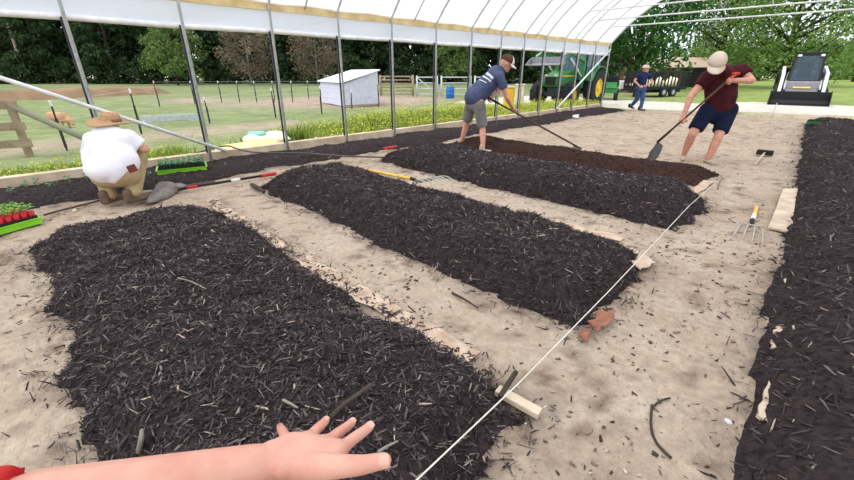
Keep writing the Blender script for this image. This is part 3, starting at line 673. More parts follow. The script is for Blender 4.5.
# bags lying outside the wall
def sack(p,L,W,T,rz,m,name,label,cat,parts=()):
    e=empty(name,p,rz,label,cat); b=MB()
    b.ell((0,0,T*.4),(L/2,W/2,T/2)); b.ell((L*.22,W*.1,T*.55),(L*.3,W*.35,T*.42)); b.ell((-L*.25,-W*.06,T*.45),(L*.27,W*.38,T*.45)); b.box((L*.47,0,T*.35),(L*.16,W*.7,T*.12))
    o=blob('sack',b,m,.025); o.parent=e; o.matrix_parent_inverse.identity(); return e
p=hit(243,150); p.z=0
e=sack(V((-7.75,2.95,.0)),1.15,.5,.2,math.radians(83),'bagyellow','feed_sack','pale yellow plastic sack lying outside the wall board','sack')
e=sack(V((-7.95,3.4,.06)),.85,.45,.26,math.radians(75),'bag','feed_sack','white woven sack lying on the yellow one outside the wall','sack')
e=sack(V((-8.0,3.25,.24)),.4,.25,.1,.4,'bagteal','plastic_wrap','crumpled teal plastic lying on top of the white sack','plastic')
e=sack(V((-7.75,4.75,.02)),.75,.35,.12,math.radians(80),'bag','feed_sack','flat white empty sack outside the wall, right of the full ones','sack')
# pig
p=hit(62,128); g=empty('pig',p,0,'tan hairy pig grazing in the left pasture','pig'); dr=(RT*.95-FW*.3).normalized(); sdw=UP.cross(dr)
b=MB(); s=1.0
c=p+V((0,0,.5)); b.cap(c-dr*.42,c+dr*.38,.27,.25,UP,.95); b.cap(c+dr*.35+UP*-.02,c+dr*.72-UP*.16,.22,.14); b.cap(c+dr*.72-UP*.18,c+dr*.9-UP*.28,.11,.065)
for sx,l in((-.42,1),(.33,1)):
    for sy in(-.13,.13):
        h0=c+dr*sx+sdw*sy; k=h0+dr*(-.03 if sx<0 else .02)-UP*.28; b.cap(h0-UP*.08,k,.11,.055); b.cap(k,V((k.x,k.y,p.z+.05))+dr*.03,.05,.04); b.cap(V((k.x,k.y,p.z+.05))+dr*.03,V((k.x,k.y,p.z+.03))+dr*.07,.045,.04)
for sy in(-.1,.1): b.cap(c+dr*.58+sdw*sy+UP*.02,c+dr*.66+sdw*sy*1.8+UP*.1,.05,.02,dr,.4)
b.tube([c-dr*.67+UP*.08,c-dr*.76+UP*.04,c-dr*.74-UP*.06],[.025,.018,.012],6)
b.v=[tuple(p+(V(v_)-p)*.62) for v_ in b.v]
blob('body',b,'pigskin',.016,g)
# long water trough in pasture
p=hit(170,121); e=empty('feed_trough',p,0,'long low grey trough lying in the pasture','trough')
for s_ in(-1,1): MB().beam(p+V((-.2,-.75,.1))+V((s_*.17,0,0)),p+V((.1,.85,.1))+V((s_*.17,0,0)),.03,.2).build('side','galv',e,world=True)
MB().beam(p+V((-.2,-.75,.02)),p+V((.1,.85,.02)),.34,.03).build('base','galv',e,world=True)
# ------------------------------------------------------------------ people
def hand(mb,wr,d,pn,sc_=1.,curl=.6,side=1,voxr=.0095):
    """hand from wrist wr, fingers leave along d, palm faces pn; thumb on the +side of d x pn"""
    d=V(d).normalized(); pn=(V(pn)-d*V(pn).dot(d)).normalized(); sd=d.cross(pn)*side
    K=[]
    for i,(o_,l) in enumerate(((.032,.085),(.011,.092),(-.011,.088),(-.030,.078))):
        k=wr+(d*l+sd*o_)*sc_; K.append(k); mb.cap(wr+sd*o_*.5*sc_,k,.017*sc_,.012*sc_)
        ln=(.040,.045,.042,.034)[i]; a=d.copy(); p=k
        for j,f in enumerate((1.,.62,.5)):
            a=(Quaternion(d.cross(pn),curl*(j+1)*(1.0 if j else 1.1))@d); n=p+a*ln*f*sc_; mb.cap(p,n,(.0100-.0009*j)*sc_,(.0094-.0010*j)*sc_); p=n
    t0=wr+(d*.028+sd*.022+pn*.006)*sc_; t1=t0+(d*.030+sd*.036+pn*.014)*sc_; t2=t1+(d*.026+sd*.004+pn*.024*(.4+curl))*sc_
    mb.cap(t0,t1,.015*sc_,.011*sc_); mb.cap(t1,t2,.011*sc_,.0085*sc_)
def head(mb,c,f,u,s=1.,eyes=None):
    f=V(f).normalized(); u=(V(u)-f*V(u).dot(f)).normalized(); r=f.cross(u); rot=Matrix((r,f,u)).transposed()
    mb.ell(c+u*.02*s,(.078*s,.098*s,.105*s),rot); mb.ell(c+(f*.028-u*.055)*s,(.056*s,.066*s,.062*s),rot); mb.ell(c+(f*.070-u*.095)*s,(.028*s,.024*s,.02*s),rot)
    mb.cap(c+(f*.092+u*.022)*s,c+(f*.118-u*.022)*s,.010*s,.015*s); mb.ell(c+(f*.088-u*.058)*s,(.025*s,.014*s,.008*s),rot); mb.ell(c+(f*.088-u*.070)*s,(.021*s,.013*s,.008*s),rot)
    mb.ell(c+(f*.088+u*.036)*s,(.055*s,.014*s,.009*s),rot)
    for k in(-1,1): mb.ell(c+(r*.079*k-u*.005*1)*s,(.012*s,.022*s,.034*s),rot)
    if eyes is not None:
        for k in(-1,1): MB().ell(c+(f*.088+r*.032*k+u*.014)*s,(.012*s,.010*s,.008*s),rot).build('eye','eye',eyes,True,world=True)
    return rot
def shell(c,rot,pts,name,m,e,r,a0=0,a1=1.6,sx=1,sy=1):  # dome (cap crown, hair) as closed ellipsoid part
    b=MB(); b.ell(c,r,rot); return b
def cap_hat(e,c,f,u,s,m_crown,m_bill,front=None):
    f=V(f).normalized(); u=(V(u)-f*V(u).dot(f)).normalized(); r=f.cross(u); rot=Matrix((r,f,u)).transposed()
    vs=[];F=[];n=24;k=8
    for i in range(k+1):
        a=math.pi/2*i/k
        for j in range(n):
            b=2*math.pi*j/n; rr=math.cos(a) if i<k else .02; vs.append(c+(r*.098*math.cos(b)*rr+f*.114*math.sin(b)*rr+u*(.035+.108*math.sin(a)))*s)
    F=[(i*n+j,i*n+(j+1)%n,(i+1)*n+(j+1)%n,(i+1)*n+j) for i in range(k) for j in range(n)]+[tuple(range(n-1,-1,-1)),tuple(k*n+j for j in range(n))]
    MB().add(vs,F).build('cap_crown',m_crown,e,True,world=True)
    if front:
        vs=[]
        for i in range(7):
            a=math.pi/2*(i/7.5)
            for j in range(11):
                b=math.pi*(.18+.64*j/10); rr=math.cos(a); vs.append(c+(r*.101*math.cos(b)*rr+f*.118*math.sin(b)*rr+u*(.036+.111*math.sin(a)))*s)
        MB().add(vs,[(i*11+j,i*11+j+1,(i+1)*11+j+1,(i+1)*11+j) for i in range(6) for j in range(10)]).build('cap_front_panel',front,e,True,world=True)
    vs=[]
    for z in(0,-.006):
        for i in range(5):
            for j in range(11):
                b=math.pi*(.12+.76*j/10); q_=i/4; vs.append(c+(r*(.095+.0*q_)*math.cos(b)+f*(.108*math.sin(b)+.085*q_*math.sin(b)**.6)+u*(.04-.03*q_-.018*math.cos(b)**2+z))*s)
    F=[(i*11+j,i*11+j+1,(i+1)*11+j+1,(i+1)*11+j) for i in range(4) for j in range(10)]+[(55+i*11+j,55+(i+1)*11+j,55+(i+1)*11+j+1,55+i*11+j+1) for i in range(4) for j in range(10)]
    F+=[(44+j,45+j,100+j,99+j) for j in range(10)]
    MB().add(vs,F).build('cap_bill',m_bill,e,True,world=True)
def shoe(e,heel,toe,m,h=.075,w=.05):
    d=(toe-heel).normalized(); b=MB(); b.cap(heel+UP*h*.55,toe+UP*h*.35-d*.03,w*.85,w*.8,UP,.8); b.cap(heel+UP*h,heel+UP*(h+.05),w*.85,w*.8); b.box((heel+toe)/2+UP*.015,(.001,.001,.001))
    return blob('shoe',b,m,.012,e)
# --- man in faded navy T-shirt raking, bent to the right
D=7.6
e=empty('person',G(472,153),0,'person in faded navy T-shirt and grey shorts, bending with a long rake','person')
rA=J(486,96.5,7.72); rB=G(577,146.5,.06); P1=rA.lerp(rB,.04); P2=rA.lerp(rB,.30)
hn,hf_=J(479,101,D-.02),J(472,99,D+.2); kn,kf=J(482.5,127,D+.02),J(467,121,D+.4); an,af=J(483,149,D-.12),J(461,144,D+.5)
pel=(hn+hf_)/2; chest=J(489,83,D+.12); uch=J(496,74,D+.1); sn,sf=J(500,77,D-.12),J(499,72,D+.28); nk=J(502,69.5,D+.1); hd=J(506,63.5,D+.08)
en=J(507,98,D-.1); ef=J(500,90,D+.25)
fwd=(RT*.9-UP*.45+FW*.1); b=MB(); rot=head(b,hd,fwd,UP*.7+RT*.4,1.08,e)
b.cap(nk-(hd-nk)*.4,hd-(hd-nk)*.3,.062,.055); b.cap(pel,chest,.13,.14,FW,1.25); b.cap(chest,uch,.14,.13,FW,1.3); b.cap(sn,sf,.065,.065)
w1=P2+(en-P2).normalized()*.085+UP*.01; w2=P1+(ef-P1).normalized()*.085
b.cap(sn,en,.058,.043); b.cap(en,w1,.043,.028); b.cap(sf,ef,.056,.042); b.cap(ef,w2,.042,.028)
ax=(rB-rA).normalized()
hand(b,w1,(P2-w1),ax.cross(P2-w1),1.1,1.15); hand(b,w2,(P1-w2),ax.cross(P1-w2),1.1,1.15)
for h_,k_,a_ in((hn,kn,an),(hf_,kf,af)):
    b.cap(h_,k_,.092,.06); b.cap(k_,k_.lerp(a_,.35),.056,.06); b.cap(k_.lerp(a_,.35),a_,.06,.036)
blob('body',b,'skin',.011,e)
b=MB(); b.cap(pel+UP*.045-RT*.02,chest,.188,.18,FW,1.2); b.cap(chest,uch,.175,.15,FW,1.35); b.cap(sn,sf,.088,.088); b.cap(uch,nk,.12,.075)
for s_,l_ in((sn,en),(sf,ef)): b.cap(s_,s_.lerp(l_,.55),.08,.078,ends=False)
shirt=blob('t_shirt',b,'navy_shirt',.014,e)
b=MB(); b.cap(pel+UP*.0,pel-UP*.06,.158,.165,FW,1.1)
for h_,k_ in((hn,kn),(hf_,kf)): b.cap(h_-UP*.03,h_.lerp(k_,.97),.116,.1,ends=False); b.ell(h_-UP*.04,(.112,.112,.09))
blob('shorts',b,'grey_short',.014,e)
cap_hat(e,hd,fwd,UP*.7+RT*.4,1.12,'capbrown','capwhite','capwhite')
shoe(e,an+(RT*-.03)-UP*(an.z-.0),an+RT*.19-FW*.08-UP*(an.z-.0),'shoe'); shoe(e,af-RT*.03-UP*af.z,af+RT*.2-UP*af.z,'shoe')
# faint white print on the back of the shirt
def decal(target,strokes,m,name,parent,off=.006,res=.35):
    me=target.data; mw=parent_mat(target.parent)@target.matrix_parent_inverse if target.parent else Matrix()
    bv=BVHTree.FromPolygons([mw@v.co for v in me.vertices],[tuple(p.vertices) for p in me.polygons]); vs=[];F=[]
    for (pts,wd) in strokes:
        for i in range(len(pts)-1):
            (x0,y0),(x1,y1)=pts[i],pts[i+1]; L=math.hypot(x1-x0,y1-y0); nx,ny=-(y1-y0)/L*wd/2,(x1-x0)/L*wd/2; k=max(2,int(L/res))
            for j in range(k):
                q4=[]
                for t_,s_ in((j/k,-1),(j/k,1),((j+1)/k,1),((j+1)/k,-1)):
                    d=ray(x0+(x1-x0)*t_+nx*s_,y0+(y1-y0)*t_+ny*s_).normalized(); h_=bv.ray_cast(CAM,d)
                    if h_[0] is None: break
                    q4.append(h_[0]-d*off)
                if len(q4)==4: F.append(tuple(range(len(vs),len(vs)+4))); vs+=q4
    if F: return MB().add(vs,F).build(name,m,parent,world=True)
for st in (([(480,72),(483,71.6),(486.5,73),(490,75.4),(493,78.6)],2.6),([(479,76),(482,75.8),(485,77),(488,78.8),(491,81.6)],1.5),([(478.5,79.5),(481.5,80.2),(484.5,81.8),(486.5,83)],.9)): decal(shirt,[st],'print','back_print',e)
e=empty('garden_rake',rB,0,'long dark handled rake held by the bending man in grey shorts','rake')
MB().tube([rA,rA.lerp(rB,.5)+UP*-.0,rB],.017).build('handle','woodhandle',e,True,world=True)
MB().tube([rA+(rA-rB).normalized()*.02,rA.lerp(rB,.13)],.022).build('grip','black',e,True,world=True)
sd=ax.cross(UP).normalized(); m=MB(); m.beam(rB-sd*.2,rB+sd*.2,.02,.02)
for i in range(14): m.tube([rB+sd*(-.19+.38*i/13),rB+sd*(-.19+.38*i/13)-UP*.05+ax*.01],.004,5)
m.build('rake_head','iron',e,world=True)
# --- man in maroon T-shirt with a shovel
D=6.7
e=empty('person',G(694,162),0,'person in maroon T-shirt, navy shorts and cream cap, digging with a shovel','person')
sA=J(730,78.5,6.38); sB=J(657,142.5,6.62); P1=sA.lerp(sB,.03); P2=sA.lerp(sB,.64)
hl,hr=J(708,110,D),J(729,110,D-.02); kl,kr=J(692.5,134,D-.1),J(718,137,D-.2); al,ar=J(684,154,D+.12),J(708.5,158.5,D-.18)
pel=(hl+hr)/2; chest=J(721,86,D-.05); sl,sr=J(708,75.5,D-.1),J(742,70.5,D-.05); nk=J(722,70,D-.15); hd=J(716.5,63.5,D-.28)
el=J(690.5,97,D-.12); er=J(751.5,80.5,D-.22)
fwd=(-FW*.62-RT*.35-UP*.62); up=(UP*.7-FW*.45-RT*.2); b=MB(); head(b,hd,fwd,up,1.12,e)
b.cap(nk-(hd-nk)*.4,hd,.07,.06); b.cap(pel,chest,.15,.165,FW,.66); b.cap(sl.lerp(sr,.12),sl.lerp(sr,.88),.085,.085)
w1=P2+(el-P2).normalized()*.09; w2=P1+(er-P1).normalized()*.09; ax=(sB-sA).normalized()
b.cap(sl,el,.066,.05); b.cap(el,w1,.05,.033); b.cap(sr,er,.068,.052); b.cap(er,w2,.052,.034)
hand(b,w1,P2-w1,ax.cross(P2-w1)*-1,1.15,1.1); hand(b,w2,P1-w2,ax.cross(P1-w2)*-1,1.15,1.1)
for h_,k_,a_ in((hl,kl,al),(hr,kr,ar)):
    b.cap(h_,k_,.105,.068); b.cap(k_,k_.lerp(a_,.35),.064,.07); b.cap(k_.lerp(a_,.35),a_,.07,.042)
blob('body',b,'skin',.011,e)
b=MB(); b.cap(pel+UP*.12,chest,.225,.24,FW,.72,ends=False); b.cap(chest,J(724,78,D-.05),.24,.2,FW,.72); b.cap(sl,sr,.095,.1); b.ell(chest,(.24,.24,.2),Matrix.Rotation(.785,3,'Z')@Matrix.Diagonal((1,.75,1))); b.cap(pel+UP*.03,pel+UP*.2,.215,.225,FW,.72); b.cap(J(724,76,D-.08),nk,.15,.09)
for s_,l_ in((sl,el),(sr,er)): b.cap(s_,s_.lerp(l_,.5),.1,.095,ends=False)
blob('t_shirt',b,'maroon',.014,e)
b=MB(); b.cap(pel+UP*.04,pel-UP*.04,.185,.19,FW,.8)
for h_,k_ in((hl,kl),(hr,kr)): b.cap(h_,h_.lerp(k_,.82),.13,.115,ends=False); b.ell(h_,(.13,.13,.13))
blob('shorts',b,'navy_short',.014,e)
cap_hat(e,hd,fwd,up,1.22,'capcream','capcream')
for a_,dd in((al,-RT*.5-FW*.8),(ar,RT*.1-FW*.9)):
    g=V((a_.x,a_.y,0)); g.z=floor_z(g.x,g.y); dd=dd.normalized(); shoe(e,g-dd*.05,g+dd*.2,'shoe')
e=empty('shovel',sB,0,'dark shovel with long brown handle held by the man in maroon','shovel')
MB().tube([sA+(sA-sB).normalized()*.02,sA.lerp(sB,.4),sB],.017).build('handle','woodhandle',e,True,world=True)
tip=G(648,161,.16); m=MB(); m.tube([sA.lerp(sB,.8),sB],.021); m.build('socket','iron',e,True,world=True)
d=(tip-sB).normalized(); sd=(RT*.32+FW*.9).normalized(); sd=(sd-d*sd.dot(d)).normalized(); nn=d.cross(sd); vs=[];L=(tip-sB).length
for k in (0,1):
    for i in range(9):
        t_=i/8; wd=.105*min(1,(t_*3+.25))*(1 if t_<.65 else math.sqrt(max(0,1-((t_-.65)/.36)**2)))
        for j in range(7):
            s_=(j/3-1); vs.append(sB+d*L*t_+sd*wd*s_+nn*(.022*s_*s_+.03*math.sin(t_*2.2)+.004*k))
F=[(i*7+j,i*7+j+1,(i+1)*7+j+1,(i+1)*7+j) for i in range(8) for j in range(6)]+[(63+i*7+j,63+(i+1)*7+j,63+(i+1)*7+j+1,63+i*7+j+1) for i in range(8) for j in range(6)]
MB().add(vs,F).build('blade','iron',e,True,world=True)
b=MB(); p=sA+(sA-sB).normalized()*.03
b.tube([sA,p,p+(sA-sB).normalized()*.05],[.02,.022,.03]); b.beam(p+(sA-sB).normalized()*.06-RT*.05,p+(sA-sB).normalized()*.06+RT*.05,.035,.035)
b.build('grip','orange',e,True,world=True)
# --- crouching person in white
D=4.25; gz=.05
e=empty('person',G(122,201,gz),0,'person crouching in white T-shirt, khaki trousers and straw hat, seen from behind','person')
sl,sr=J(93,140,D+.18),J(129,138,D+.16); nk=J(110,131,D+.26); hd=J(109,123.5,D+.34); pel=J(116,174,D+.02); chest=J(110,152,D+.14)
el=J(88,158,D+.42); er=J(145,149,D+.22); hL,hR=J(106,175,D+.05),J(126,173,D+.05); kL,kR=J(98,163,D+.46),J(139,159,D+.36); aL,aR=J(109,194,D+.02),J(134,191,D+.06)
b=MB(); head(b,hd,FW*.9-UP*.3-RT*.1,UP+FW*.2,1.,None); b.cap(nk-UP*.03,hd,.06,.055); b.cap(pel,chest,.13,.15,FW,.8); b.cap(sl,sr,.07,.07)
wl=J(101,176,D+.55); wr=J(128,153,D+.5)
b.cap(sl,el,.055,.042); b.cap(el,wl,.042,.028); b.cap(sr,er,.055,.045); b.cap(er,wr,.045,.03)
hand(b,wl,V((wl-el))*.5-UP*.3,RT,1.,.5,-1); hand(b,wr,(wr-er),-UP,1.,.6)
for h_,k_,a_ in((hL,kL,aL),(hR,kR,aR)): b.cap(h_,k_,.085,.06); b.cap(k_,a_,.058,.042)
blob('body',b,'skin',.011,e)
b=MB(); b.cap(J(115,165,D+.04),chest,.215,.255,FW,.74); b.cap(chest,J(110,142,D+.18),.262,.21,FW,.7); b.cap(sl,sr,.095,.095); b.cap(J(110,140,D+.2),nk,.14,.075)
b.ell(J(106,168,D-.0),(.2,.2,.15)); b.ell(J(99,162,D+.12),(.15,.15,.22)); b.ell(J(107,174,D+.02),(.15,.15,.1)); b.ell(J(126,160,D+.05),(.13,.13,.16))
for s_,l_ in((sl,el),(sr,er)): b.cap(s_,s_.lerp(l_,.72),.088,.085,ends=False)
blob('t_shirt',b,'white_shirt',.013,e,9)
b=MB(); b.cap(hL,hR,.15,.15)
for h_,k_,a_ in((hL,kL,aL),(hR,kR,aR)): b.cap(h_,k_,.105,.086); b.cap(k_,a_,.09,.078)
blob('trousers',b,'khaki',.013,e)
for a_,dd in((aL,RT*-.1),(aR,RT*.25)):
    g=V((a_.x,a_.y,gz-.02)); dd=(dd+FW).normalized(); s_=shoe(e,g-dd*.07-FW*.02,g+dd*.2,'boot',.09,.056); s_.name='boot'
u=(UP+RT*.10-FW*.0).normalized(); c=J(111,122,D+.32)
vs=[];prof=[(a_*.86,b_*.86) for a_,b_ in [(.255,-.005),(.24,.004),(.19,.0),(.115,.012),(.108,.04),(.104,.075),(.09,.105),(.06,.118),(.0,.108)]]; r_=RT-u*RT.dot(u); r_.normalize(); f_=u.cross(r_)
for R_,z in prof:
    for j in range(32):
        a=2*math.pi*j/32; vs.append(c+(r_*math.cos(a)+f_*math.sin(a)*(1.08 if R_>.12 else 1.12))*max(R_,.003)+u*(z+(.02*math.cos(2*a+.5) if R_>.2 else 0)))
m=MB().add(vs,[(i*32+j,i*32+(j+1)%32,(i+1)*32+(j+1)%32,(i+1)*32+j) for i in range(8) for j in range(32)]); o=m.build('straw_hat','straw',e,True,world=True); md=o.modifiers.new('t','SOLIDIFY'); md.thickness=.006
o.location=-RT*.0; MB().lathe(c,u,[(.012,.101),(.015,.104),(.037,.099),(.042,.094)],32).build('hat_band','hatband',e,True,world=True)
p=J(132,168.5,D-.17); m=MB(); m.box(p,(.012,.10,.075),Matrix.Rotation(math.radians(-45),3,'Z')@Matrix.Rotation(.3,3,'X')); m.build('wallet','leather',e,world=True,bevel=.008)
# --- distant walking person
D=16.1; gz=hgt(-5.74,17.06)
e=empty('person',G(636,111),0,'person in blue jeans, navy top and pale hat walking by the trailer','person')
hd=J(645.5,69.5,D); nk=J(644.5,73.5,D); ch=J(642.5,79,D); pel=J(640.5,88.5,D); sl,sr=J(638,75.5,D-.1),J(649.5,75.5,D+.1)
b=MB(); head(b,hd,RT*.8-FW*.6-UP*.15,UP,1.1,e); b.cap(nk-UP*.05,hd,.06,.055); b.cap(pel,ch,.13,.15,FW,.75); b.cap(sl,sr,.06,.06)
el,er=J(634.5,81,D-.1),J(652,82,D+.05); wl,wr=J(640,86.5,D-.28),J(647.5,84.5,D-.22)
b.cap(sl,el,.052,.042); b.cap(el,wl,.042,.03); b.cap(sr,er,.052,.042); b.cap(er,wr,.042,.03); hand(b,wl,RT-UP*.2,FW,1.1,.8); hand(b,wr,-RT*.5-UP*.3,FW,1.1,.8)
hl,hr=J(638,89,D),J(643,89,D); kl,kr=J(637,99.5,D+.1),J(642.5,99.5,D-.05); al,ar=J(630.5,106.5,D+.35),J(640.5,109,D-.05)
for h_,k_,a_ in((hl,kl,al),(hr,kr,ar)): b.cap(h_,k_,.08,.055); b.cap(k_,a_,.052,.038)
blob('body',b,'skin',.014,e)
b=MB(); b.cap(pel+UP*.05,ch,.165,.18,FW,.8); b.cap(ch,J(644,75.5,D),.18,.15,FW,.8); b.cap(sl,sr,.08,.08)
for s_,l_ in((sl,el),(sr,er)): b.cap(s_,s_.lerp(l_,.5),.075,.07,ends=False)
blob('shirt',b,'darkblue',.016,e)
b=MB(); b.cap(hl,hr,.13,.13); b.cap(pel,pel+UP*.06,.15,.155,FW,.85)
for h_,k_,a_ in((hl,kl,al),(hr,kr,ar)): b.cap(h_,k_,.105,.08); b.cap(k_,k_.lerp(a_,.92),.078,.066,ends=False)
blob('jeans',b,'denim',.015,e)
for a_,dd in((al,RT-UP*.2),(ar,RT*.9-FW*.4)):
    dd=dd.normalized(); g=a_-UP*.06; s_=shoe(e,g-dd*.06,g+dd*.17,'hair',.08,.05); s_.name='boot'
MB().lathe(hd+UP*.055,UP,[(0,.19),(.008,.19),(.012,.12),(.06,.112),(.10,.09),(.115,.0)],24).build('hat','capcream',e,True,world=True)
p=wl-RT*.15-UP*.1; MB().box(p-UP*.12,(.08,.18,.3)).build('tool_pouch','black',e,world=True,bevel=.02)
# --- the outstretched left arm of the person taking the view
e=empty('person',JD(250,468,.55),0,"person's bare left arm reaching in from the lower left, hand spread over the bed",'person')
b=MB()
wr=JD(255,466,.535); wm=wr+UP*0
elb=JD(-95,548,.40); b.cap(elb,elb.lerp(wr,.35),.047,.046); b.cap(elb.lerp(wr,.3),wr,.047,.0265,JD(250,400,.5)-wr,1.12)
sho=V((-.32,-.30,1.12)); b.cap(sho,elb,.055,.046)
Kp,Kr,Km,Ki=JD(288,441,.565),JD(308,439,.578),JD(326,443,.578),JD(340,450,.565)
for k,r0,r1 in((Kp,.016,.0115),(Kr,.018,.0125),(Km,.019,.013),(Ki,.019,.0135)):
    b.cap(wr.lerp(k,.05),k,.0215,r1); b.cap(wr.lerp(k,.5),k,r0,r1)
b.cap(wr.lerp(Ki,.4),wr.lerp(Kp,.5),.018,.018); b.cap(Kp.lerp(Kr,.3),Ki.lerp(Km,.2),.0125,.014)
def finger(base,p1,p2,p3,r):
    b.cap(base,p1,r*1.06,r*.98); b.cap(p1,p2,r*.99,r*.92); b.cap(p2,p3,r*.93,r*.8)
F_=[(Kp,JD(284,434,.585),JD(281.5,429.5,.605),JD(280.5,427.5,.622),.0078),
    (Kr,JD(316,430,.60),JD(321.5,425,.618),JD(325.5,421,.632),.0086),
    (Km,JD(338,433,.602),JD(346,427.5,.622),JD(352,422.5,.638),.0088),
    (Ki,JD(353,439,.588),JD(362,432.5,.604),JD(370,426.5,.618),.0094)]
for f_ in F_: finger(*f_)
T0,T1,T2,T3=wr.lerp(Ki,.30)-UP*.008,JD(328,467,.528),JD(362,465,.522),JD(384,460.5,.530)
b.cap(T0,T1,.021,.0175); b.cap(T1,T2,.0165,.0128); b.cap(T2,T3,.0125,.0108)
b.cap(T1,Ki,.013,.013); b.cap(wr.lerp(T1,.4),Ki,.017,.013)
arm=blob('body',b,'skin_arm',.0028,e,9,.5)
def nail(p2,p3,up,r):
    d=(p3-p2).normalized(); n_=(up-d*up.dot(d)).normalized(); s_=d.cross(n_); vs=[]
    for i in range(5):
        for j in range(5):
            a=(j/4-.5)*1.9; wd=1-.25*abs(i/4-.6)**2*2; vs.append(p3+d*(i/4-.62)*r*1.35+(s_*math.sin(a)*wd+n_*math.cos(a))*r*.99)
    MB().add(vs,[(i*5+j,i*5+j+1,(i+1)*5+j+1,(i+1)*5+j) for i in range(4) for j in range(4)]).build('fingernail','nail',e,True,world=True)
upv=(UP-FW*.25).normalized()
for f_ in F_: nail(f_[2],f_[3],upv,f_[4]*.84)
nail(T2,T3,(UP*.6-FW*.7).normalized(),.0112)
b=MB(); b.cap(sho,elb,.075,.066,ends=False); b.cap(elb,elb.lerp(wr,.235),.066,.06,ends=False); b.ell(elb,(.066,.066,.066)); b.ell(sho,(.08,.08,.08))
blob('sleeve',b,'red',.006,e,5)
# ------------------------------------------------------------------ tractor
rz=math.radians(-90); px_=hit(592,106)
TX=empty('tractor',(px_.x-.87,px_.y+.1,px_.z),rz,'green tractor with cab, front loader and yellow wheel rims outside the wall','tractor')
def wheel(par,c,r,w,rimr,nm,axis=V((0,1,0)),rim='jyellow',lugs=22):
    m=MB(); m.lathe(V(c)-axis*w/2,axis,[(0,rimr),(0,r*.9),(w*.12,r*.97),(w*.5,r),(w*.88,r*.97),(w,r*.9),(w,rimr),(0,rimr)],32,False)
    a1=axis.orthogonal().normalized(); a2=axis.cross(a1)
    for i in range(lugs):
        a=2*math.pi*i/lugs; d=a1*math.cos(a)+a2*math.sin(a); t_=axis.cross(d); s_=-1 if i%2 else 1
        m.beam(V(c)+d*r*.99+axis*s_*w*.03,V(c)+d*r*.985+axis*s_*w*.46+t_*.09,.05,.05,d)
    o=m.build(nm,'tyre',par); k=MB()
    k.lathe(V(c)-axis*w*.42,axis,[(0,0),(0,rimr*.25),(-.0,rimr*.5),(w*.18,rimr*.55),(w*.2,rimr*.85),(w*.02,rimr*.98),(w*.84,rimr*.98),(w*.66,rimr*.85),(w*.68,rimr*.3),(w*.9,rimr*.25),(w*.9,0)],28)
    k.build('rim',rim,o,True); return o
wheel(TX,(0,.82,.8),.8,.46,.42,'rear_wheel'); wheel(TX,(0,-.82,.8),.8,.46,.42,'rear_wheel')
wheel(TX,(2.25,.78,.55),.55,.34,.29,'front_wheel',lugs=18); wheel(TX,(2.25,-.78,.55),.55,.34,.29,'front_wheel',lugs=18)
MB().beam((-.5,0,.75),(2.5,0,.7),.5,.45).beam((0,-.75,.8),(0,.75,.8),.28,.28).beam((2.25,-.7,.55),(2.25,.7,.55),.16,.18).build('chassis','dkgrey',TX,bevel=.03)
m=MB(); pr=[(.95,.92),(.95,1.56),(1.6,1.54),(2.3,1.44),(2.68,1.3),(2.75,1.1),(2.72,.88)]
m.prism([(x,-.36,z) for x,z in pr],(0,.72,0)); m.build('hood','jgreen',TX,bevel=.06)
for s_ in(-1,1): MB().box((1.75,s_*.365,1.32),(1.3,.012,.05)).build('hood_stripe','jyellow',TX)
MB().box((2.735,0,1.12),(.04,.5,.34)).build('grille','blackpaint',TX,bevel=.02)
for s_ in(-1,1): MB().ell((2.71,s_*.22,1.34),(.03,.09,.05)).build('headlight','white_metal',TX,True)
for s_ in(-1,1):
    m=MB(); n=9; P=[(0+.93*math.cos(a),.8+.93*math.sin(a)) for a in [math.radians(20+130*i/n) for i in range(n+1)]]
    for i in range(n): m.beam((P[i][0],s_*.8,P[i][1]),(P[i+1][0],s_*.8,P[i+1][1]),.5,.04)
    m.build('fender','jgreen',TX)
m=MB()
for x,y in((-.55,.72),(-.55,-.72),(.95,.68),(.95,-.68),(.25,.74),(.25,-.74)): m.beam((x,y,1.0),(x*.93,y*.95,2.6),.07,.07)
m.beam((-.55,-.7,2.6),(-.55,.7,2.6),.07,.07).beam((.9,-.66,2.6),(.9,.66,2.6),.07,.07); m.build('cab_frame','blackpaint',TX)
m=MB(); m.box((.92,0,1.85),(.02,1.3,1.4)).box((-.53,0,1.95),(.02,1.38,1.2)); m.box((.2,.7,1.85),(1.36,.02,1.4)).box((.2,-.7,1.85),(1.36,.02,1.4)); m.build('cab_glass','glass',TX)
MB().box((.2,0,1.08),(1.4,1.1,.2)).build('cab_floor','blackpaint',TX)
m=MB(); m.box((0.05,0,1.4),(.5,.5,.14)); m.box((-.2,0,1.7),(.13,.48,.6)); m.build('seat','dkgrey',TX,bevel=.04)
m=MB(); m.lathe((.55,0,1.65),V((-.5,0,1)),[(0,.19),(.02,.2),(.04,.19)],18); m.beam((.75,0,1.1),(.56,0,1.65),.06,.06); m.build('steering_wheel','blackpaint',TX,True)
MB().box((.18,0,2.7),(1.75,1.6,.18),None,.92,.92).build('cab_roof','jgreen',TX,bevel=.05)
MB().lathe((.6,-.45,2.78),UP,[(0,.07),(.1,.065),(.13,0)],14).build('beacon','red',TX,True)
MB().tube([(1.35,-.3,1.7),(1.35,-.3,2.45),(1.28,-.3,2.55)],.045).build('exhaust','dkgrey',TX,True)
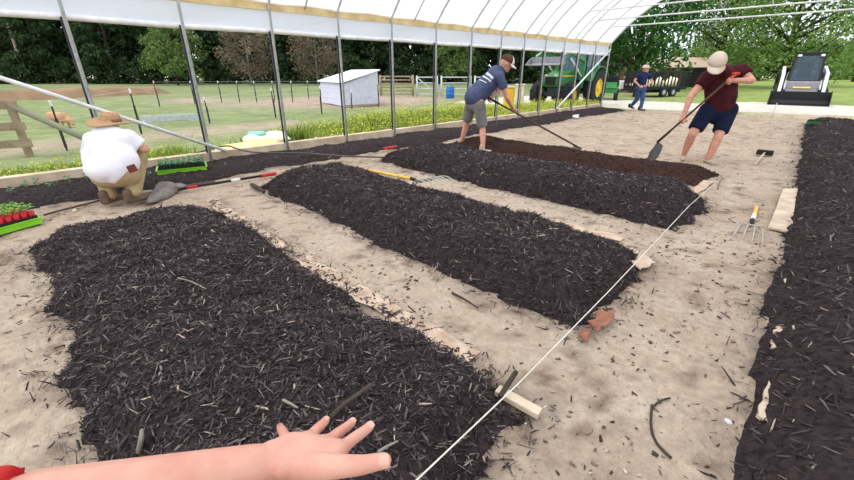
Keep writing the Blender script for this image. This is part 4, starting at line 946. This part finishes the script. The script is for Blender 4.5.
for s_ in(-1,1):
    m=MB(); y=s_*.62; m.beam((1.05,y,.8),(1.05,y,1.95),.16,.14,V((1,0,0))); m.build('loader_mast','jgreen',TX,bevel=.02)
    m=MB(); m.beam((1.0,y,1.95),(2.55,y,2.3),.1,.17); m.beam((2.5,y,2.3),(3.1,y,1.9),.1,.15); m.build('loader_arm','jgreen',TX,bevel=.02)
    MB().tube([(1.15,y,1.3),(2.3,y,2.0)],.035).build('hydraulic_ram','white_metal',TX,True)
    MB().tube([(2.3,y,2.38),(3.05,y,2.1)],.03).build('hydraulic_ram','white_metal',TX,True)
sc_b=lambda P:[(3.12+(x-3.55)*.7,1.72+(z-.55)*.42) for x,z in P]
m=MB(); pr=sc_b([(3.55,1.35),(3.5,.75),(3.75,.55),(4.25,.62),(4.22,.66),(3.8,.62),(3.58,.8),(3.62,1.33)]); PB2=sc_b([(3.55,1.35),(3.5,.75),(3.75,.55),(4.25,.62),(3.95,1.0)])
m.prism([(x,-.75,z) for x,z in pr],(0,1.5,0))
for s_ in(-1,1): m.prism([(x,s_*.75,z) for x,z in PB2],(0,s_*.03,0))
m.build('loader_bucket','midgrey',TX)
m=MB(); m.beam((3.05,-.65,1.9),(3.05,.65,1.9),.09,.1); m.build('cross_bar','jgreen',TX)
# ------------------------------------------------------------------ compact track loader with bucket
SK=empty('skid_loader',(-2.2,24.75,.12),math.radians(187),'compact grey and white track loader with low black bucket, parked on the road','loader')
SK.location=V((-1.33,23.0,.10))-V((.12,-.993,0))*1.65; SK.scale=(.9,.95,.97)
for s_ in(-1,1):
    P=[];
    for cx,cz,rr,a0,a1 in((.8,.36,.34,-90,60),(-.75,.52,.3,60,160),(-.95,.3,.28,160,270)):
        for i in range(7): a=math.radians(a0+(a1-a0)*i/6); P.append((cx+rr*math.cos(a),cz+rr*math.sin(a)))
    m=MB(); m.prism([(s_*.62,y,z) for y,z in P],(s_*.34,0,0)); o=m.build('track','tyre',SK,bevel=.02)
    for cy in(-.8,-.3,.25,.75): MB().lathe((s_*.90,cy,.28),V((s_,0,0)),[(0,.17),(.08,.17),(.085,.06),(.1,0)],16).build('track_roller','ltgrey',o,True)
MB().box((0,-.1,.62),(1.2,2.1,.7)).build('chassis','midgrey',SK,bevel=.05)
MB().box((0,-1.2,.95),(1.25,.6,.85),None,.9,.8).build('engine_cover','ltgrey',SK,bevel=.06)
m=MB(); m.add([(-.5,.95,.62),(.5,.95,.62),(.5,.62,1.02),(-.5,.62,1.02),(-.5,.5,.5),(.5,.5,.5)],[(0,1,2,3),(0,3,4),(1,5,2),(3,2,5,4),(0,4,5,1)]); m.build('front_plate','ltgrey',SK)
MB().box((0,.93,.75),(.62,.03,.16),Matrix.Rotation(.6,3,'X')).build('warning_strip','yellowhandle',SK)
m=MB()
for x in(-.52,.52):
    m.beam((x*1.05,.72,.9),(x*.92,.28,2.05),.08,.08); m.beam((x,-.85,1.0),(x*.92,-.75,2.05),.08,.08); m.beam((x*.92,.3,2.05),(x*.92,-.78,2.05),.08,.08)
m.beam((-.48,.3,2.05),(.48,.3,2.05),.08,.08); m.beam((-.52,.72,.95),(.52,.72,.95),.1,.1); m.build('cab_frame','blackpaint',SK)
MB().box((0,-.24,2.1),(1.06,1.14,.07)).build('cab_roof','blackpaint',SK,bevel=.02)
m=MB(); m.add([(-.5,.71,.98),(.5,.71,.98),(.45,.3,2.02),(-.45,.3,2.02)],[(0,1,2,3)]); m.add([(s_*.5,y,z) for s_ in(-1,1) for y,z in((.66,1.),(.28,2.),(-.75,2.),(-.8,1.))],[(0,1,2,3),(4,5,6,7)]); m.build('windshield','skidglass',SK)
m=MB(); m.box((0,-.3,1.15),(.5,.5,.14)); m.box((0,-.52,1.45),(.5,.12,.6)); m.build('seat','blackpaint',SK,bevel=.04)
for s_ in(-1,1): MB().box((s_*.4,.38,2.0),(.14,.06,.09)).build('work_light','white_metal',SK,bevel=.01)
for s_ in(-1,1):
    x=s_*.78; m=MB(); m.beam((x,-1.35,1.5),(x,.35,1.22),.13,.2); m.beam((x,.3,1.28),(x,1.12,.42),.13,.19); m.build('lift_arm','white_metal',SK,bevel=.03)
    m=MB(); m.beam((x,-1.3,.8),(x,-1.25,1.55),.16,.3,V((0,1,0))); m.build('rear_tower','dkgrey',SK,bevel=.03)
    MB().tube([(x*.93,-.7,.9),(x*.93,.35,1.1)],.04).build('hydraulic_ram','galv',SK,True)
    MB().tube([(x*.8,.6,1.0),(x*.8,1.15,.65)],.035).build('tilt_ram','galv',SK,True)
m=MB(); m.beam((-.8,1.1,.42),(.8,1.1,.42),.1,.1); m.box((0,1.18,.4),(1.1,.08,.5)); m.build('quick_coupler','midgrey',SK)
m=MB(); pr=[(1.24,.56),(1.22,.2),(1.35,.04),(1.85,.0),(1.85,.03),(1.4,.09),(1.27,.22),(1.29,.56)]
m.prism([(-1.05,y,z) for y,z in pr],(2.1,0,0))
for s_ in(-1,1): m.prism([(s_*1.05,y,z) for y,z in((1.24,.62),(1.22,.2),(1.35,.04),(1.85,0),(1.6,.35))],(s_*.03,0,0))
m.build('bucket','blackpaint',SK)
# ------------------------------------------------------------------ stock trailer, sacks, shed behind it, utility cart
a=hit(645,97.5); bq=hit(684,96.5); d=(bq-a); L=d.length; rz=math.atan2(d.y,d.x)
TR=empty('utility_trailer',a,rz,'dark high sided livestock trailer with upright slats, parked beyond the road','trailer')
W=1.9; zt=Zat(a.x,a.y,71.8)-a.z
MB().box((L/2,W/2,.5),(L,W,.1)).build('deck','blackpaint',TR,bevel=.01)
MB().box((L/2,W/2,.36),(L,W*.6,.18)).build('chassis','blackpaint',TR)
for yy in(0,W):
    m=MB(); n=12
    for i in range(n+1): m.beam((L*i/n,yy,.5),(L*i/n,yy,zt),.07,.05,V((0,1,0)))
    m.beam((0,yy,zt),(L,yy,zt),.07,.09); m.beam((0,yy,.6),(L,yy,.6),.06,.1)
    if yy: m.beam((0,yy,zt*.75),(L,yy,zt*.75),.05,zt*.42)
    m.build('side_rail','blackpaint',TR)
for xx in(0,L):
    m=MB()
    for i in range(6): m.beam((xx,W*i/5,.5),(xx,W*i/5,zt),.05,.05,V((1,0,0)))
    m.beam((xx,0,zt),(xx,W,zt),.07,.09); m.build('end_rail','blackpaint',TR)
for xx in(L*.42,L*.66): wheel(TR,(xx,-.02,.3),.3,.18,.16,'wheel',rim='ltgrey',lugs=4)
m=MB(); m.beam((0,W/2,.45),(-1.1,W/2,.45),.1,.12); m.beam((0,.3,.45),(-.9,W/2,.45),.08,.1); m.build('drawbar','blackpaint',TR)
dl=d.normalized(); sl_=V((-dl.y,dl.x,0))
for i in range(6):
    c=a+dl*(L*(.12+.15*i))+sl_*(.45+.3*(i%2))+UP*.56
    ee=sack(c,.75,.5,.5+.1*(i%3),rz+.3*i,'bag','sack','white filled sack standing on the deck of the dark trailer','sack'); ee['group']='white sacks in the trailer'
x,y=farpt(668,50); BR=empty('farm_shed',(x,y,-.12),math.radians(45),'brown farm shed with a pale tan metal roof behind the dark trailer','shed')
m=MB(); m.box((0,0,1.0),(9.5,5,2.0)); m.build('wall_panel','brownwall',BR)
m=MB(); m.prism([(-5.,-2.9,1.95),(-5.,0,3.0),(-5.,2.9,1.95),(-5.,2.9,2.03),(-5.,0,3.08),(-5.,-2.9,2.03)],(10.,0,0)); m.build('roof_sheet','tanroof',BR)
MB().box((1.2,-2.52,.95),(2.6,.06,1.9)).build('dark_doorway_panel','blackpaint',BR)  # black panel on the solid wall, painting in a doorway's dark inside
MB().box((-2.9,-2.52,.95),(1.,.06,1.9)).build('door','cream',BR)
p=hit(627,93); e=empty('brown_hutch',p,math.radians(45),'small upright brown board hutch left of the trailer, behind the walking person','hutch')
MB().box((0,0,.55),(.55,.5,1.1)).build('wall_panel','brownwall',e,bevel=.01); MB().box((0,0,1.14),(.68,.62,.06)).build('roof_sheet','tanroof',e); MB().box((.1,-.26,.5),(.28,.02,.8)).build('door','cream',e)
p=hit(606,99.5); UC=empty('utility_cart',p,math.radians(-70),'small green utility cart with black canopy beside the tractor','cart')
MB().box((0,0,.55),(1.9,1.1,.3)).build('chassis','jgreen',UC,bevel=.05); MB().box((-.6,0,.85),(.9,1.15,.35)).build('cargo_box','jgreen',UC,bevel=.03)
m=MB(); m.add([(.35,-.5,.7),(.35,.5,.7),(1.0,.5,.68),(1.0,-.5,.68),(.6,-.45,.98),(.6,.45,.98)],[(3,2,1,0),(0,1,5,4),(4,5,2,3),(0,4,3),(1,2,5)]); m.build('hood','jgreen',UC)
for x_,y_ in((.62,.5),(.62,-.5),(-.75,.5),(-.75,-.5)): wheel(UC,(x_,y_,.3),.3,.22,.15,'wheel',lugs=6)
m=MB(); m.box((0,0,.82),(.4,.95,.12)); m.box((-.2,0,1.05),(.1,.95,.4)); m.build('seat','blackpaint',UC,bevel=.03)
m=MB(); 
for y_ in(-.5,.5): m.tube([(.55,y_,.8),(.3,y_,1.9),(-.35,y_,1.92),(-.4,y_,.8)],.03)
m.build('roll_cage','blackpaint',UC,True); MB().box((-.03,0,1.94),(.95,1.15,.05)).build('canopy','blackpaint',UC,bevel=.01)
p=hit(618,92.5); e=empty('water_tank',p,math.radians(45),'low white plastic tank on skids left of the trailer','tank')
MB().box((0,0,.55),(1.7,1.0,.7),None,.93,.9).build('tank_body','white_metal',e,bevel=.12); MB().box((0,.3,.1),(1.8,.12,.2)).box((0,-.3,.1),(1.8,.12,.2)).build('skid','fencewood',e); MB().lathe((0,0,.9),UP,[(0,.15),(.06,.15),(.07,0)],14).build('lid','black',e)
# ------------------------------------------------------------------ tools, trays, boards on the floor
def fork(label,a,b,c,tl,hr,nt=5,spread=.16,curve=.10,tmat='tine',grip='black',ham='yellowhandle',lift=.0,zt=0.):
    """a grip end, b end of wooden shaft, c tine root; tines run tl further"""
    e=empty('garden_fork',b,0,label,'fork'); d=(c-a).normalized(); sd=d.cross(UP).normalized(); u=sd.cross(d)
    g=a+d*.10; MB().tube([a.lerp(g,.6),g,b],hr).build('handle',ham,e,True,world=True)
    m=MB(); m.tube([g,a+d*.03],[hr*.95,hr*.8]); m.tube([a+d*.03,a+d*.0,a-d*.03],[.018,.021,.017],8); m.build('grip',grip,e,True,world=True)
    MB().tube([b-d*.02,b,c],[hr*1.1,hr*1.15,.012]).build('ferrule','iron',e,True,world=True)
    MB().tube([c-sd*spread*.5-u*0,c,c+sd*spread*.5],.008,6).build('yoke',tmat,e,True,world=True)
    for i in range(nt):
        s_=(i/(nt-1)-.5); P=[]
        for k in range(7):
            t_=k/6; P.append(c+sd*spread*s_*(.75+.35*t_**.5)+d*tl*t_+u*(curve*math.sin(t_*math.pi*.9)*(1) -.0*t_))
        MB().tube(P,[.0075]*5+[.005,.002],6).build('tine',tmat,e,True,world=True)
    return e
def onf(px,py,z): 
    p=G(px,py,z); return p
fork('many tined fork with yellow wooden handle lying between two mulch beds',onf(362,169,.16),onf(412,178.8,.28),onf(421,182,.29),.42,.019,6,.30,.07)
e=fork('small fork with yellow grip standing in the sandy path beside the pale plank',V((0,0,0)),V((0,0,.1)),V((0,0,.2)),.3,.02) if False else None
# four tined hand fork lying on the right path
a,b_,c_=onf(756.5,208,.05),onf(752.5,220,.04),onf(751.5,225,.035)
fork('four tined fork with short yellow and white handle lying on the right path',a,b_,c_,.5,.019,4,.19,.012,'tine','yellowhandle')
d=(b_-a).normalized(); e=[o for o in bpy.data.objects if o.name.startswith('garden_fork') and o.type=='EMPTY'][-1]
MB().tube([a.lerp(b_,.62),b_],.0225).build('handle_sleeve','white_metal',e,True,world=True)
# sledge hammer
a=onf(755,164.5,.03); b_=onf(765,152.5,.07); d=(b_-a).normalized(); sd=d.cross(UP).normalized()
e=empty('sledge_hammer',b_,0,'short sledge hammer lying on the sand near the man in maroon','hammer')
MB().tube([a,b_+d*.03],[.019,.016]).build('handle','plywood',e,True,world=True); m=MB(); m.beam(b_-sd*.12,b_+sd*.12,.09,.09); m.build('hammer_head','iron',e,world=True,bevel=.015)
# long black bar with red grip and hooked end, near the wall
a=onf(276,173.5,.06); b_=onf(183,188.5,.06)
e=empty('digging_tool',b_,0,'long black handled tool with red grip lying beside the wall soil strip','tool')
MB().tube([a.lerp(b_,.17),b_],.017).build('handle','iron',e,True,world=True); MB().tube([a,a.lerp(b_,.03),a.lerp(b_,.18)],[.022,.027,.024]).build('grip','red',e,True,world=True)
MB().tube([a.lerp(b_,.42),a.lerp(b_,.52)],.021).build('white_band','white_metal',e,True,world=True); MB().tube([a.lerp(b_,.86),a.lerp(b_,.97)],.0195).build('orange_band','red',e,True,world=True)
d=(b_-a).normalized(); sd=d.cross(UP).normalized(); MB().tube([b_,b_+d*.1,b_+d*.13+sd*.03-UP*.01,b_+d*.10-sd*.05-UP*.02],[.017,.02,.016,.008]).build('hook','iron',e,True,world=True)
a=onf(396,146.5,.07); b_=onf(374,150.5,.07); e=empty('digging_tool',b_,0,'short red and dark rod lying at the wall soil strip near the middle','tool')
MB().tube([a,a.lerp(b_,.6)],.025).build('grip','red',e,True,world=True); MB().tube([a.lerp(b_,.6),b_+(b_-a)*.35],.017).build('handle','iron',e,True,world=True)
# hose over the board and along the path
P=[V((-7.25,1.2,.02)),V((-7.15,1.85,.19)),G(225,146,.24),G(238,149,.2),G(252,152,.17),G(272,153,.15),G(300,153,.14),G(322,154.5,.12),G(345,156,.11),G(372,157,.07),G(400,157,.05),G(412,154,.05),G(425,149,.05),G(440,147,.05)]
def smooth(P,k=5):
    o=[]
    for i in range(len(P)-1):
        p0,p1,p2,p3=P[max(i-1,0)],P[i],P[i+1],P[min(i+2,len(P)-1)]
        for j in range(k):
            t=j/k; o.append(.5*((2*p1)+(p2-p0)*t+(2*p0-5*p1+4*p2-p3)*t*t+(3*p1-p0-3*p2+p3)*t**3))
    return o+[P[-1]]
o=MB().tube(smooth(P),.0135,8).build('garden_hose','hose',None,True); tag(o,'grey black hose coming over the wall board onto the path','hose')
P=[G(44,215,.03),G(62,210,.03),G(90,203,.03),G(108,198.5,.03),G(135,196,.03),G(160,190,.03),G(184,186,.03),G(215,181,.03)]
o=MB().tube(smooth(P),.012,8).build('drip_line','hose',None,True); tag(o,'thin grey drip line running along the wall strip past the crouching person','hose')
# grey cloth lump
b=MB(); c=G(164,193,.04); dd=(G(180,183,0)-G(150,202,0)).normalized()
b.ell(c,(.3,.13,.075),Matrix.Rotation(math.atan2(dd.y,dd.x),3,'Z')); b.ell(c+dd*.1+UP*.03,(.16,.12,.08),Matrix.Rotation(.4,3,'Z')); b.ell(c-dd*.2+UP*.0,(.2,.08,.04),Matrix.Rotation(math.atan2(dd.y,dd.x),3,'Z')); b.ell(c+dd*.25,(.12,.16,.05))
o=blob('sack_cloth',b,'cloth',.016); t_=bpy.data.textures.new('w','CLOUDS'); t_.noise_scale=.07; md=o.modifiers.new('d','DISPLACE'); md.texture=t_; md.strength=.035; tag(o,'crumpled grey cloth lying on the path right of the crouching person','cloth')
# seedling trays
def seedling(par,c,h,n,m,name='seedling'):
    b=MB()
    for i in range(n):
        a=2.4*i+R.uniform(-.3,.3); d=V((math.cos(a),math.sin(a),0)); s_=d.cross(UP); z=h*(.35+.65*(i+1)/n); L=.035+.02*R.random(); p=c+UP*z; q1=p+d*L*.5+UP*.012; q2=p+d*L
        b.add([p,q1+s_*L*.3,q2,q1-s_*L*.3],[(0,1,2,3)])
    b.tube([c,c+UP*h],.0025,5); return b.build(name,m,par)
def tray(c,rz,L,W,label,leafm,nx,ny):
    e=empty('seedling_tray',c,rz,label,'tray'); m=MB(); t=.006; h=.06
    m.box((0,0,t/2),(L,W,t)); 
    for s_ in(-1,1): m.box((s_*L/2,0,h/2),(t,W,h)); m.box((0,s_*W/2,h/2),(L,t,h)); m.box((s_*(L/2+.008),0,h),(.02,W+.03,.006)); m.box((0,s_*(W/2+.008),h),(L+.03,.02,.006))
    m.build('tray_body','limetray',e); m=MB()
    for i in range(nx+1): m.box((-L*.47+L*.94*i/nx,0,.05),(.006,W*.94,.075))
    for j in range(ny+1): m.box((0,-W*.47+W*.94*j/ny,.05),(L*.94,.006,.075))
    m.box((0,0,.055),(L*.92,W*.92,.03)); m.build('cell_insert','cell',e); return e
pA_=G(158,175.5,.08); pB_=G(207,170.5,.08); d=(pB_-pA_); rzt=math.atan2(d.y,d.x); L=d.length; sdn=V((-d.y,d.x,0)).normalized()
cc=(pA_+pB_)/2+sdn*.17; e=tray(cc-UP*.0,rzt,L,.33,'lime green tray of leafy dark seedlings at the wall, right of the crouching person','darkleaf',8,4)
for i in range(8):
    for j in range(4): seedling(e,V((-L*.41+L*.82*i/7,-.12+.08*j,.07)),R.uniform(.07,.12),8,M['darkleaf'])
pA_=G(-32,244,.02); pB_=G(43,223,.02); d=(pB_-pA_); rzt=math.atan2(d.y,d.x); L=d.length; sdn=V((-d.y,d.x,0)).normalized()
cc=(pA_+pB_)/2+sdn*.17; e2=tray(cc,rzt,L,.33,'lime green tray holding red cups of seedlings at the left edge','seedleaf',6,3)
rot=Matrix.Rotation(rzt,3,'Z'); first=None
cup=None
for i in range(9):
    for j in range(3):
        loc=cc+rot@V((-L*.43+L*.86*i/8,-.115+.115*j,.06))
        if cup is None:
            cup=empty('seedling_cup',loc,rzt); MB().lathe((0,0,0),UP,[(0,.022),(.002,.024),(.07,.031),(.07,.028),(.055,.027),(.055,0)],14).build('cup','redcup',cup,True)
            seedling(cup,V((0,0,.055)),.08,8,M['seedleaf']); k=cup
        else: k=copytree(cup); k.location=loc; k.rotation_euler=(0,0,R.uniform(0,6))
        tag(k,'red cup with a pale green seedling standing in the left edge tray','cup','red seedling cups in the tray')
# transplants in the wall strip
u=None
for i,(px,py) in enumerate([(28,189),(38,187),(70,184),(52,190),(88,181),(150,178),(12,196)]):
    p=G(px,py,.07)
    if u is None: u=empty('transplant',p); seedling(u,V((0,0,0)),.1,10,M['darkleaf'],'foliage'); k=u
    else: k=copytree(u); k.location=p; k.rotation_euler=(0,0,i)
    tag(k,'young dark green transplant set in the wall soil strip near the crouching person','seedling','transplants in the wall strip')
# planks and cardboard at the bed edges
def slab(pts,z,th,m,name,label,cat,jag=0,seed=0,sub=6):
    rr=random.Random(seed); P=[]
    for i in range(len(pts)):
        a,b_=pts[i],pts[(i+1)%len(pts)]
        for k in range(sub):
            t=k/sub; p=a.lerp(b_,t); P.append(V((p.x+rr.uniform(-jag,jag),p.y+rr.uniform(-jag,jag),z+rr.uniform(-.2,.2)*jag)))
    if jag==0: P=[V((p.x,p.y,z)) for p in pts]
    b=MB(); n=len(P); b.add([p for p in P]+[p+UP*th for p in P],[tuple(range(n-1,-1,-1)),tuple(range(n,2*n))]+[(i,(i+1)%n,(i+1)%n+n,i+n) for i in range(n)])
    o=b.build(name,m,bevel=0); tag(o,label,cat); return o
slab([G(768,229,.03),G(791,233.5,.03),G(797,190,.03),G(783,190,.03)],.03,.02,'plywood','plank','pale wide plank lying at the left edge of the right mulch bed','plank',.006,1)
slab([G(755,418,.03),G(766,426,.03),G(779,384,.03),G(770,374,.03)],.035,.018,'plywood','plank','narrow pale plank end poking from the right mulch bed near the bottom','plank',.008,2)
slab([G(780,300,.03),G(788,300,.03),G(788,281,.03),G(782,282,.03)],.045,.012,'plywood','plank','small pale board scrap at the edge of the right mulch bed, middle','plank',.01,3)
slab([G(770,352,.03),G(779,350,.03),G(782,330,.03),G(774,331,.03)],.045,.012,'cardboard','cardboard','small tan cardboard scrap tucked under the right mulch bed','cardboard',.012,4)
def strip(x0,x1,yc,w,m,label,seed,z=.016,jag=.02):
    n=max(4,int((x1-x0)/.07)); rr=random.Random(seed); A=[];Bt=[]
    for i in range(n+1):
        x=x0+(x1-x0)*i/n; y1=yc(x)+w/2+rr.uniform(-jag,jag)*.5; y0=yc(x)-w/2+rr.uniform(-jag,jag)
        zz=max(floor_z(x,y0),floor_z(x,y1),floor_z(x,(y0+y1)/2))+z*.5; A.append(V((x,y0,zz))); Bt.append(V((x,y1,zz)))
    P=A+Bt[::-1]; N=len(P); b=MB(); v=[p for p in P]+[p+UP*.006 for p in P]; F=[]
    for i in range(n): F+= [(i,i+1,N-2-i,N-1-i)[::-1],(i+N,i+1+N,N-2-i+N,N-1-i+N)]
    F+=[(i,(i+1)%N,(i+1)%N+N,i+N) for i in range(N)]
    o=b.add(v,F).build('cardboard_strip',m); tag(o,label,'cardboard'); return o
strip(-4.86,-3.95,lambda x:1.325,.12,'cardboard','pale cardboard strip at the far left end of the gap beside the nearest bed',1)
strip(-3.8,-3.05,lambda x:1.30,.12,'cardboard','short torn cardboard strip along the nearest bed, between the longer two',2)
strip(-2.75,-1.62,lambda x:1.325,.14,'cardboard','long tan cardboard strip along the nearest bed, middle of the gap',3)
strip(-1.58,-1.0,lambda x:1.31,.17,'cardboard','torn tan cardboard square near the wooden stake at the bed corner',4,.02,.04)
strip(-5.0,-4.3,lambda x:3.45,.16,'cardboard','pale cardboard under the yellow handled fork between two beds',5)
strip(-3.0,-1.2,lambda x:5.62,.12,'cardboard','long pale cardboard strip between the brown bed and the mulch bed',6,.02,.03)
strip(-4.5,-3.5,lambda x:5.68,.12,'cardboard','pale cardboard strip before the feet of the man in grey shorts',7,.02,.03)
strip(-1.75,-1.05,lambda x:3.5,.14,'cardboard','pale cardboard strip at the right end of the gap behind the middle bed',8,.02,.03)
o=MB().beam(G(497,390,.05),G(540,414,.04),.05,.03).build('wooden_stake','plywood',None,bevel=.004); tag(o,'flat pale wooden stake lying at the corner of the nearest bed','stake')
o=MB().tube(smooth([G(500,397,.06),G(508,384,.07),G(516,372,.06)]),.012,6).build('stick','barkD',None,True); tag(o,'short dark stick crossing the cardboard near the wooden stake','stick')
slab([G(588,328,.03),G(600,334,.03),G(613,314,.03),G(598,314,.03)],.045,.006,'card2','cardboard','rust brown torn cardboard at the near right corner of the middle bed','cardboard',.02,5)
slab([G(578,338,.03),G(586,341,.03),G(592,330,.03),G(584,330,.03)],.035,.006,'card2','cardboard','small rust brown cardboard scrap at the corner of the middle bed','cardboard',.02,6)
slab([G(618,252,.03),G(640,272,.03),G(655,264,.03),G(632,249,.03)],.04,.008,'cardboard','cardboard','pale pinkish cardboard flap at the far right corner of the middle bed','cardboard',.015,7)
slab([G(685,197,.02),G(697,199,.02),G(712,182,.02),G(703,181,.02)],.03,.006,'cardboard','cardboard','crumpled pale cardboard at the right end of the brown compost bed','cardboard',.03,8)
slab([G(572,119,.0),G(578,120,.0),G(579,116,.0),G(573,116,.0)],.05,.02,'whitefilm','paper_scrap','small white paper scrap on the sand near the far wall end','paper',.02,9)
# sticks and big chips lying on the nearest bed
def stick(pts,r,m,label,name='stick'):
    o=MB().tube(smooth(pts,4),[r*(1-.4*i/((len(pts)-1)*4)) for i in range((len(pts)-1)*4+1)],7).build(name,m,None,True); tag(o,label,'stick'); return o
def on(px,py,dz):
    z=.2
    for _ in range(4): p=G(px,py,z); z=surf(p.x,p.y)+dz
    return G(px,py,z)
stick([on(331,417,.03),on(343,405,.035),on(357,395,.04),on(371,384,.05)],.0105,'barkD','thick dark stick on the mulch just above the fingers')
stick([on(378,452,.02),on(388,446,.02),on(398,441,.02)],.006,'barkL','thin grey stick on the mulch right of the thumb')
stick([on(283,400,.02),on(291,404,.02),on(298,408,.02)],.006,'barkL','thin pale stick on the mulch above the little finger')
stick([on(178,278,.02),on(192,282,.025),on(206,289,.02)],.006,'barkL','thin pale curved stick in the middle of the nearest bed')
stick([on(139,452,.02),on(141,440,.02),on(142,430,.02)],.011,'barkL','grey flat splinter on the mulch just above the forearm')
stick([on(452,293,.02),on(464,299,.02),on(478,308,.02)],.009,'barkD','dark stick on the near slope of the middle bed')
o=MB().tube(smooth([G(652,405,.01),G(651,425,.012),G(656,442,.01),G(671,458,.01)]),.006,6).build('root','barkD',None,True); tag(o,'thin curved dark root lying on the sandy path','root')
o=MB().tube(smooth([G(652,408,.012),G(660,401,.012),G(670,398,.01)]),.005,6).build('root','barkD',None,True); tag(o,'short thin twig beside the curved root on the sandy path','root')
o=MB().tube(smooth([on(252,185,.0),on(258,188,.05),on(264,192,.03)]),[.03]*4+[.025]*4+[.02]*3,7).build('bark_chunk','barkD',None,True); tag(o,'dark chunk of bark at the far left corner of the middle bed','bark')
def stone(px,py,r,m,label,name='stone'):
    p=G(px,py,0); z=floor_z(p.x,p.y); b=MB(); b.ell((p.x,p.y,z+r*.3),(r,r*.75,r*.5),Matrix.Rotation(R.uniform(0,3),3,'Z'),7,10); o=b.build(name,m,None,True); tag(o,label,'stone')
stone(729,420,.018,'whitefilm','small white stone on the sand left of the narrow plank')
stone(75,211,.03,'cream','pale stone on the path left of the crouching person')
stone(402,319,.03,'hose','dark clod between cardboard strips at the nearest bed','dirt_clod')
# string line and its stakes
e=empty('string_line',V((-.7,2.5,.3)),0,'white guide string stretched across the bed ends from bottom to the brown bed','string')
S0=G(404,492,.28); S1=G(721,178,.16); MB().tube([S0+(S0-S1).normalized()*.5,S0,G(517,385,.27),G(610,290,.26),G(690,205,.235),S1],.0028,6).build('twine','string',e,True,world=True)
for p in(S1,S0+(S0-S1).normalized()*.5): MB().tube([V((p.x,p.y,-.15)),p+UP*.04],.012,7).build('stake','fencewood',e,True,world=True)
p=G(769,124.5,0); e=empty('marker_stake',p,0,'thin pale metal stake standing in the sand before the track loader','stake'); MB().tube([p-UP*.1,p+UP*.62+RT*.03],.011,6).build('rod','galv',e,True,world=True); MB().tube([p+UP*.60+RT*.03,p+UP*.66+RT*.03],.016,6).build('rod_tip','black',e,True,world=True)
# far end of the right bed
p=G(818,123.5,.16); e=tray(p,math.radians(-5),.42,.28,'dark green tray lying on the far end of the right bed','darkleaf',6,3); 
for ch in e.children: ch.data=ch.data.copy(); ch.data.materials[0]=M['jgreen'] if ch.name.startswith('tray') else M['cell']
v=[];nx,ny=14,60
for i in range(ny+1):
    y=8.5+8.3*i/ny
    for j in range(nx+1):
        x0=1.25-.045*y-.05+.0; x=x0+(.15+.55*j/nx); v.append((x,y,.05+.10*float(fbm(np.array([x*7.]),np.array([y*5.]),4)[0])+.05*math.sin(j*1.3+y*2)))
o=npmesh('ground_film',v,[(i*(nx+1)+j,i*(nx+1)+j+1,(i+1)*(nx+1)+j+1,(i+1)*(nx+1)+j) for i in range(ny) for j in range(nx)],M['whitefilm'],None,True); tag(o,'crumpled white film lying along the outer edge of the right bed','film')
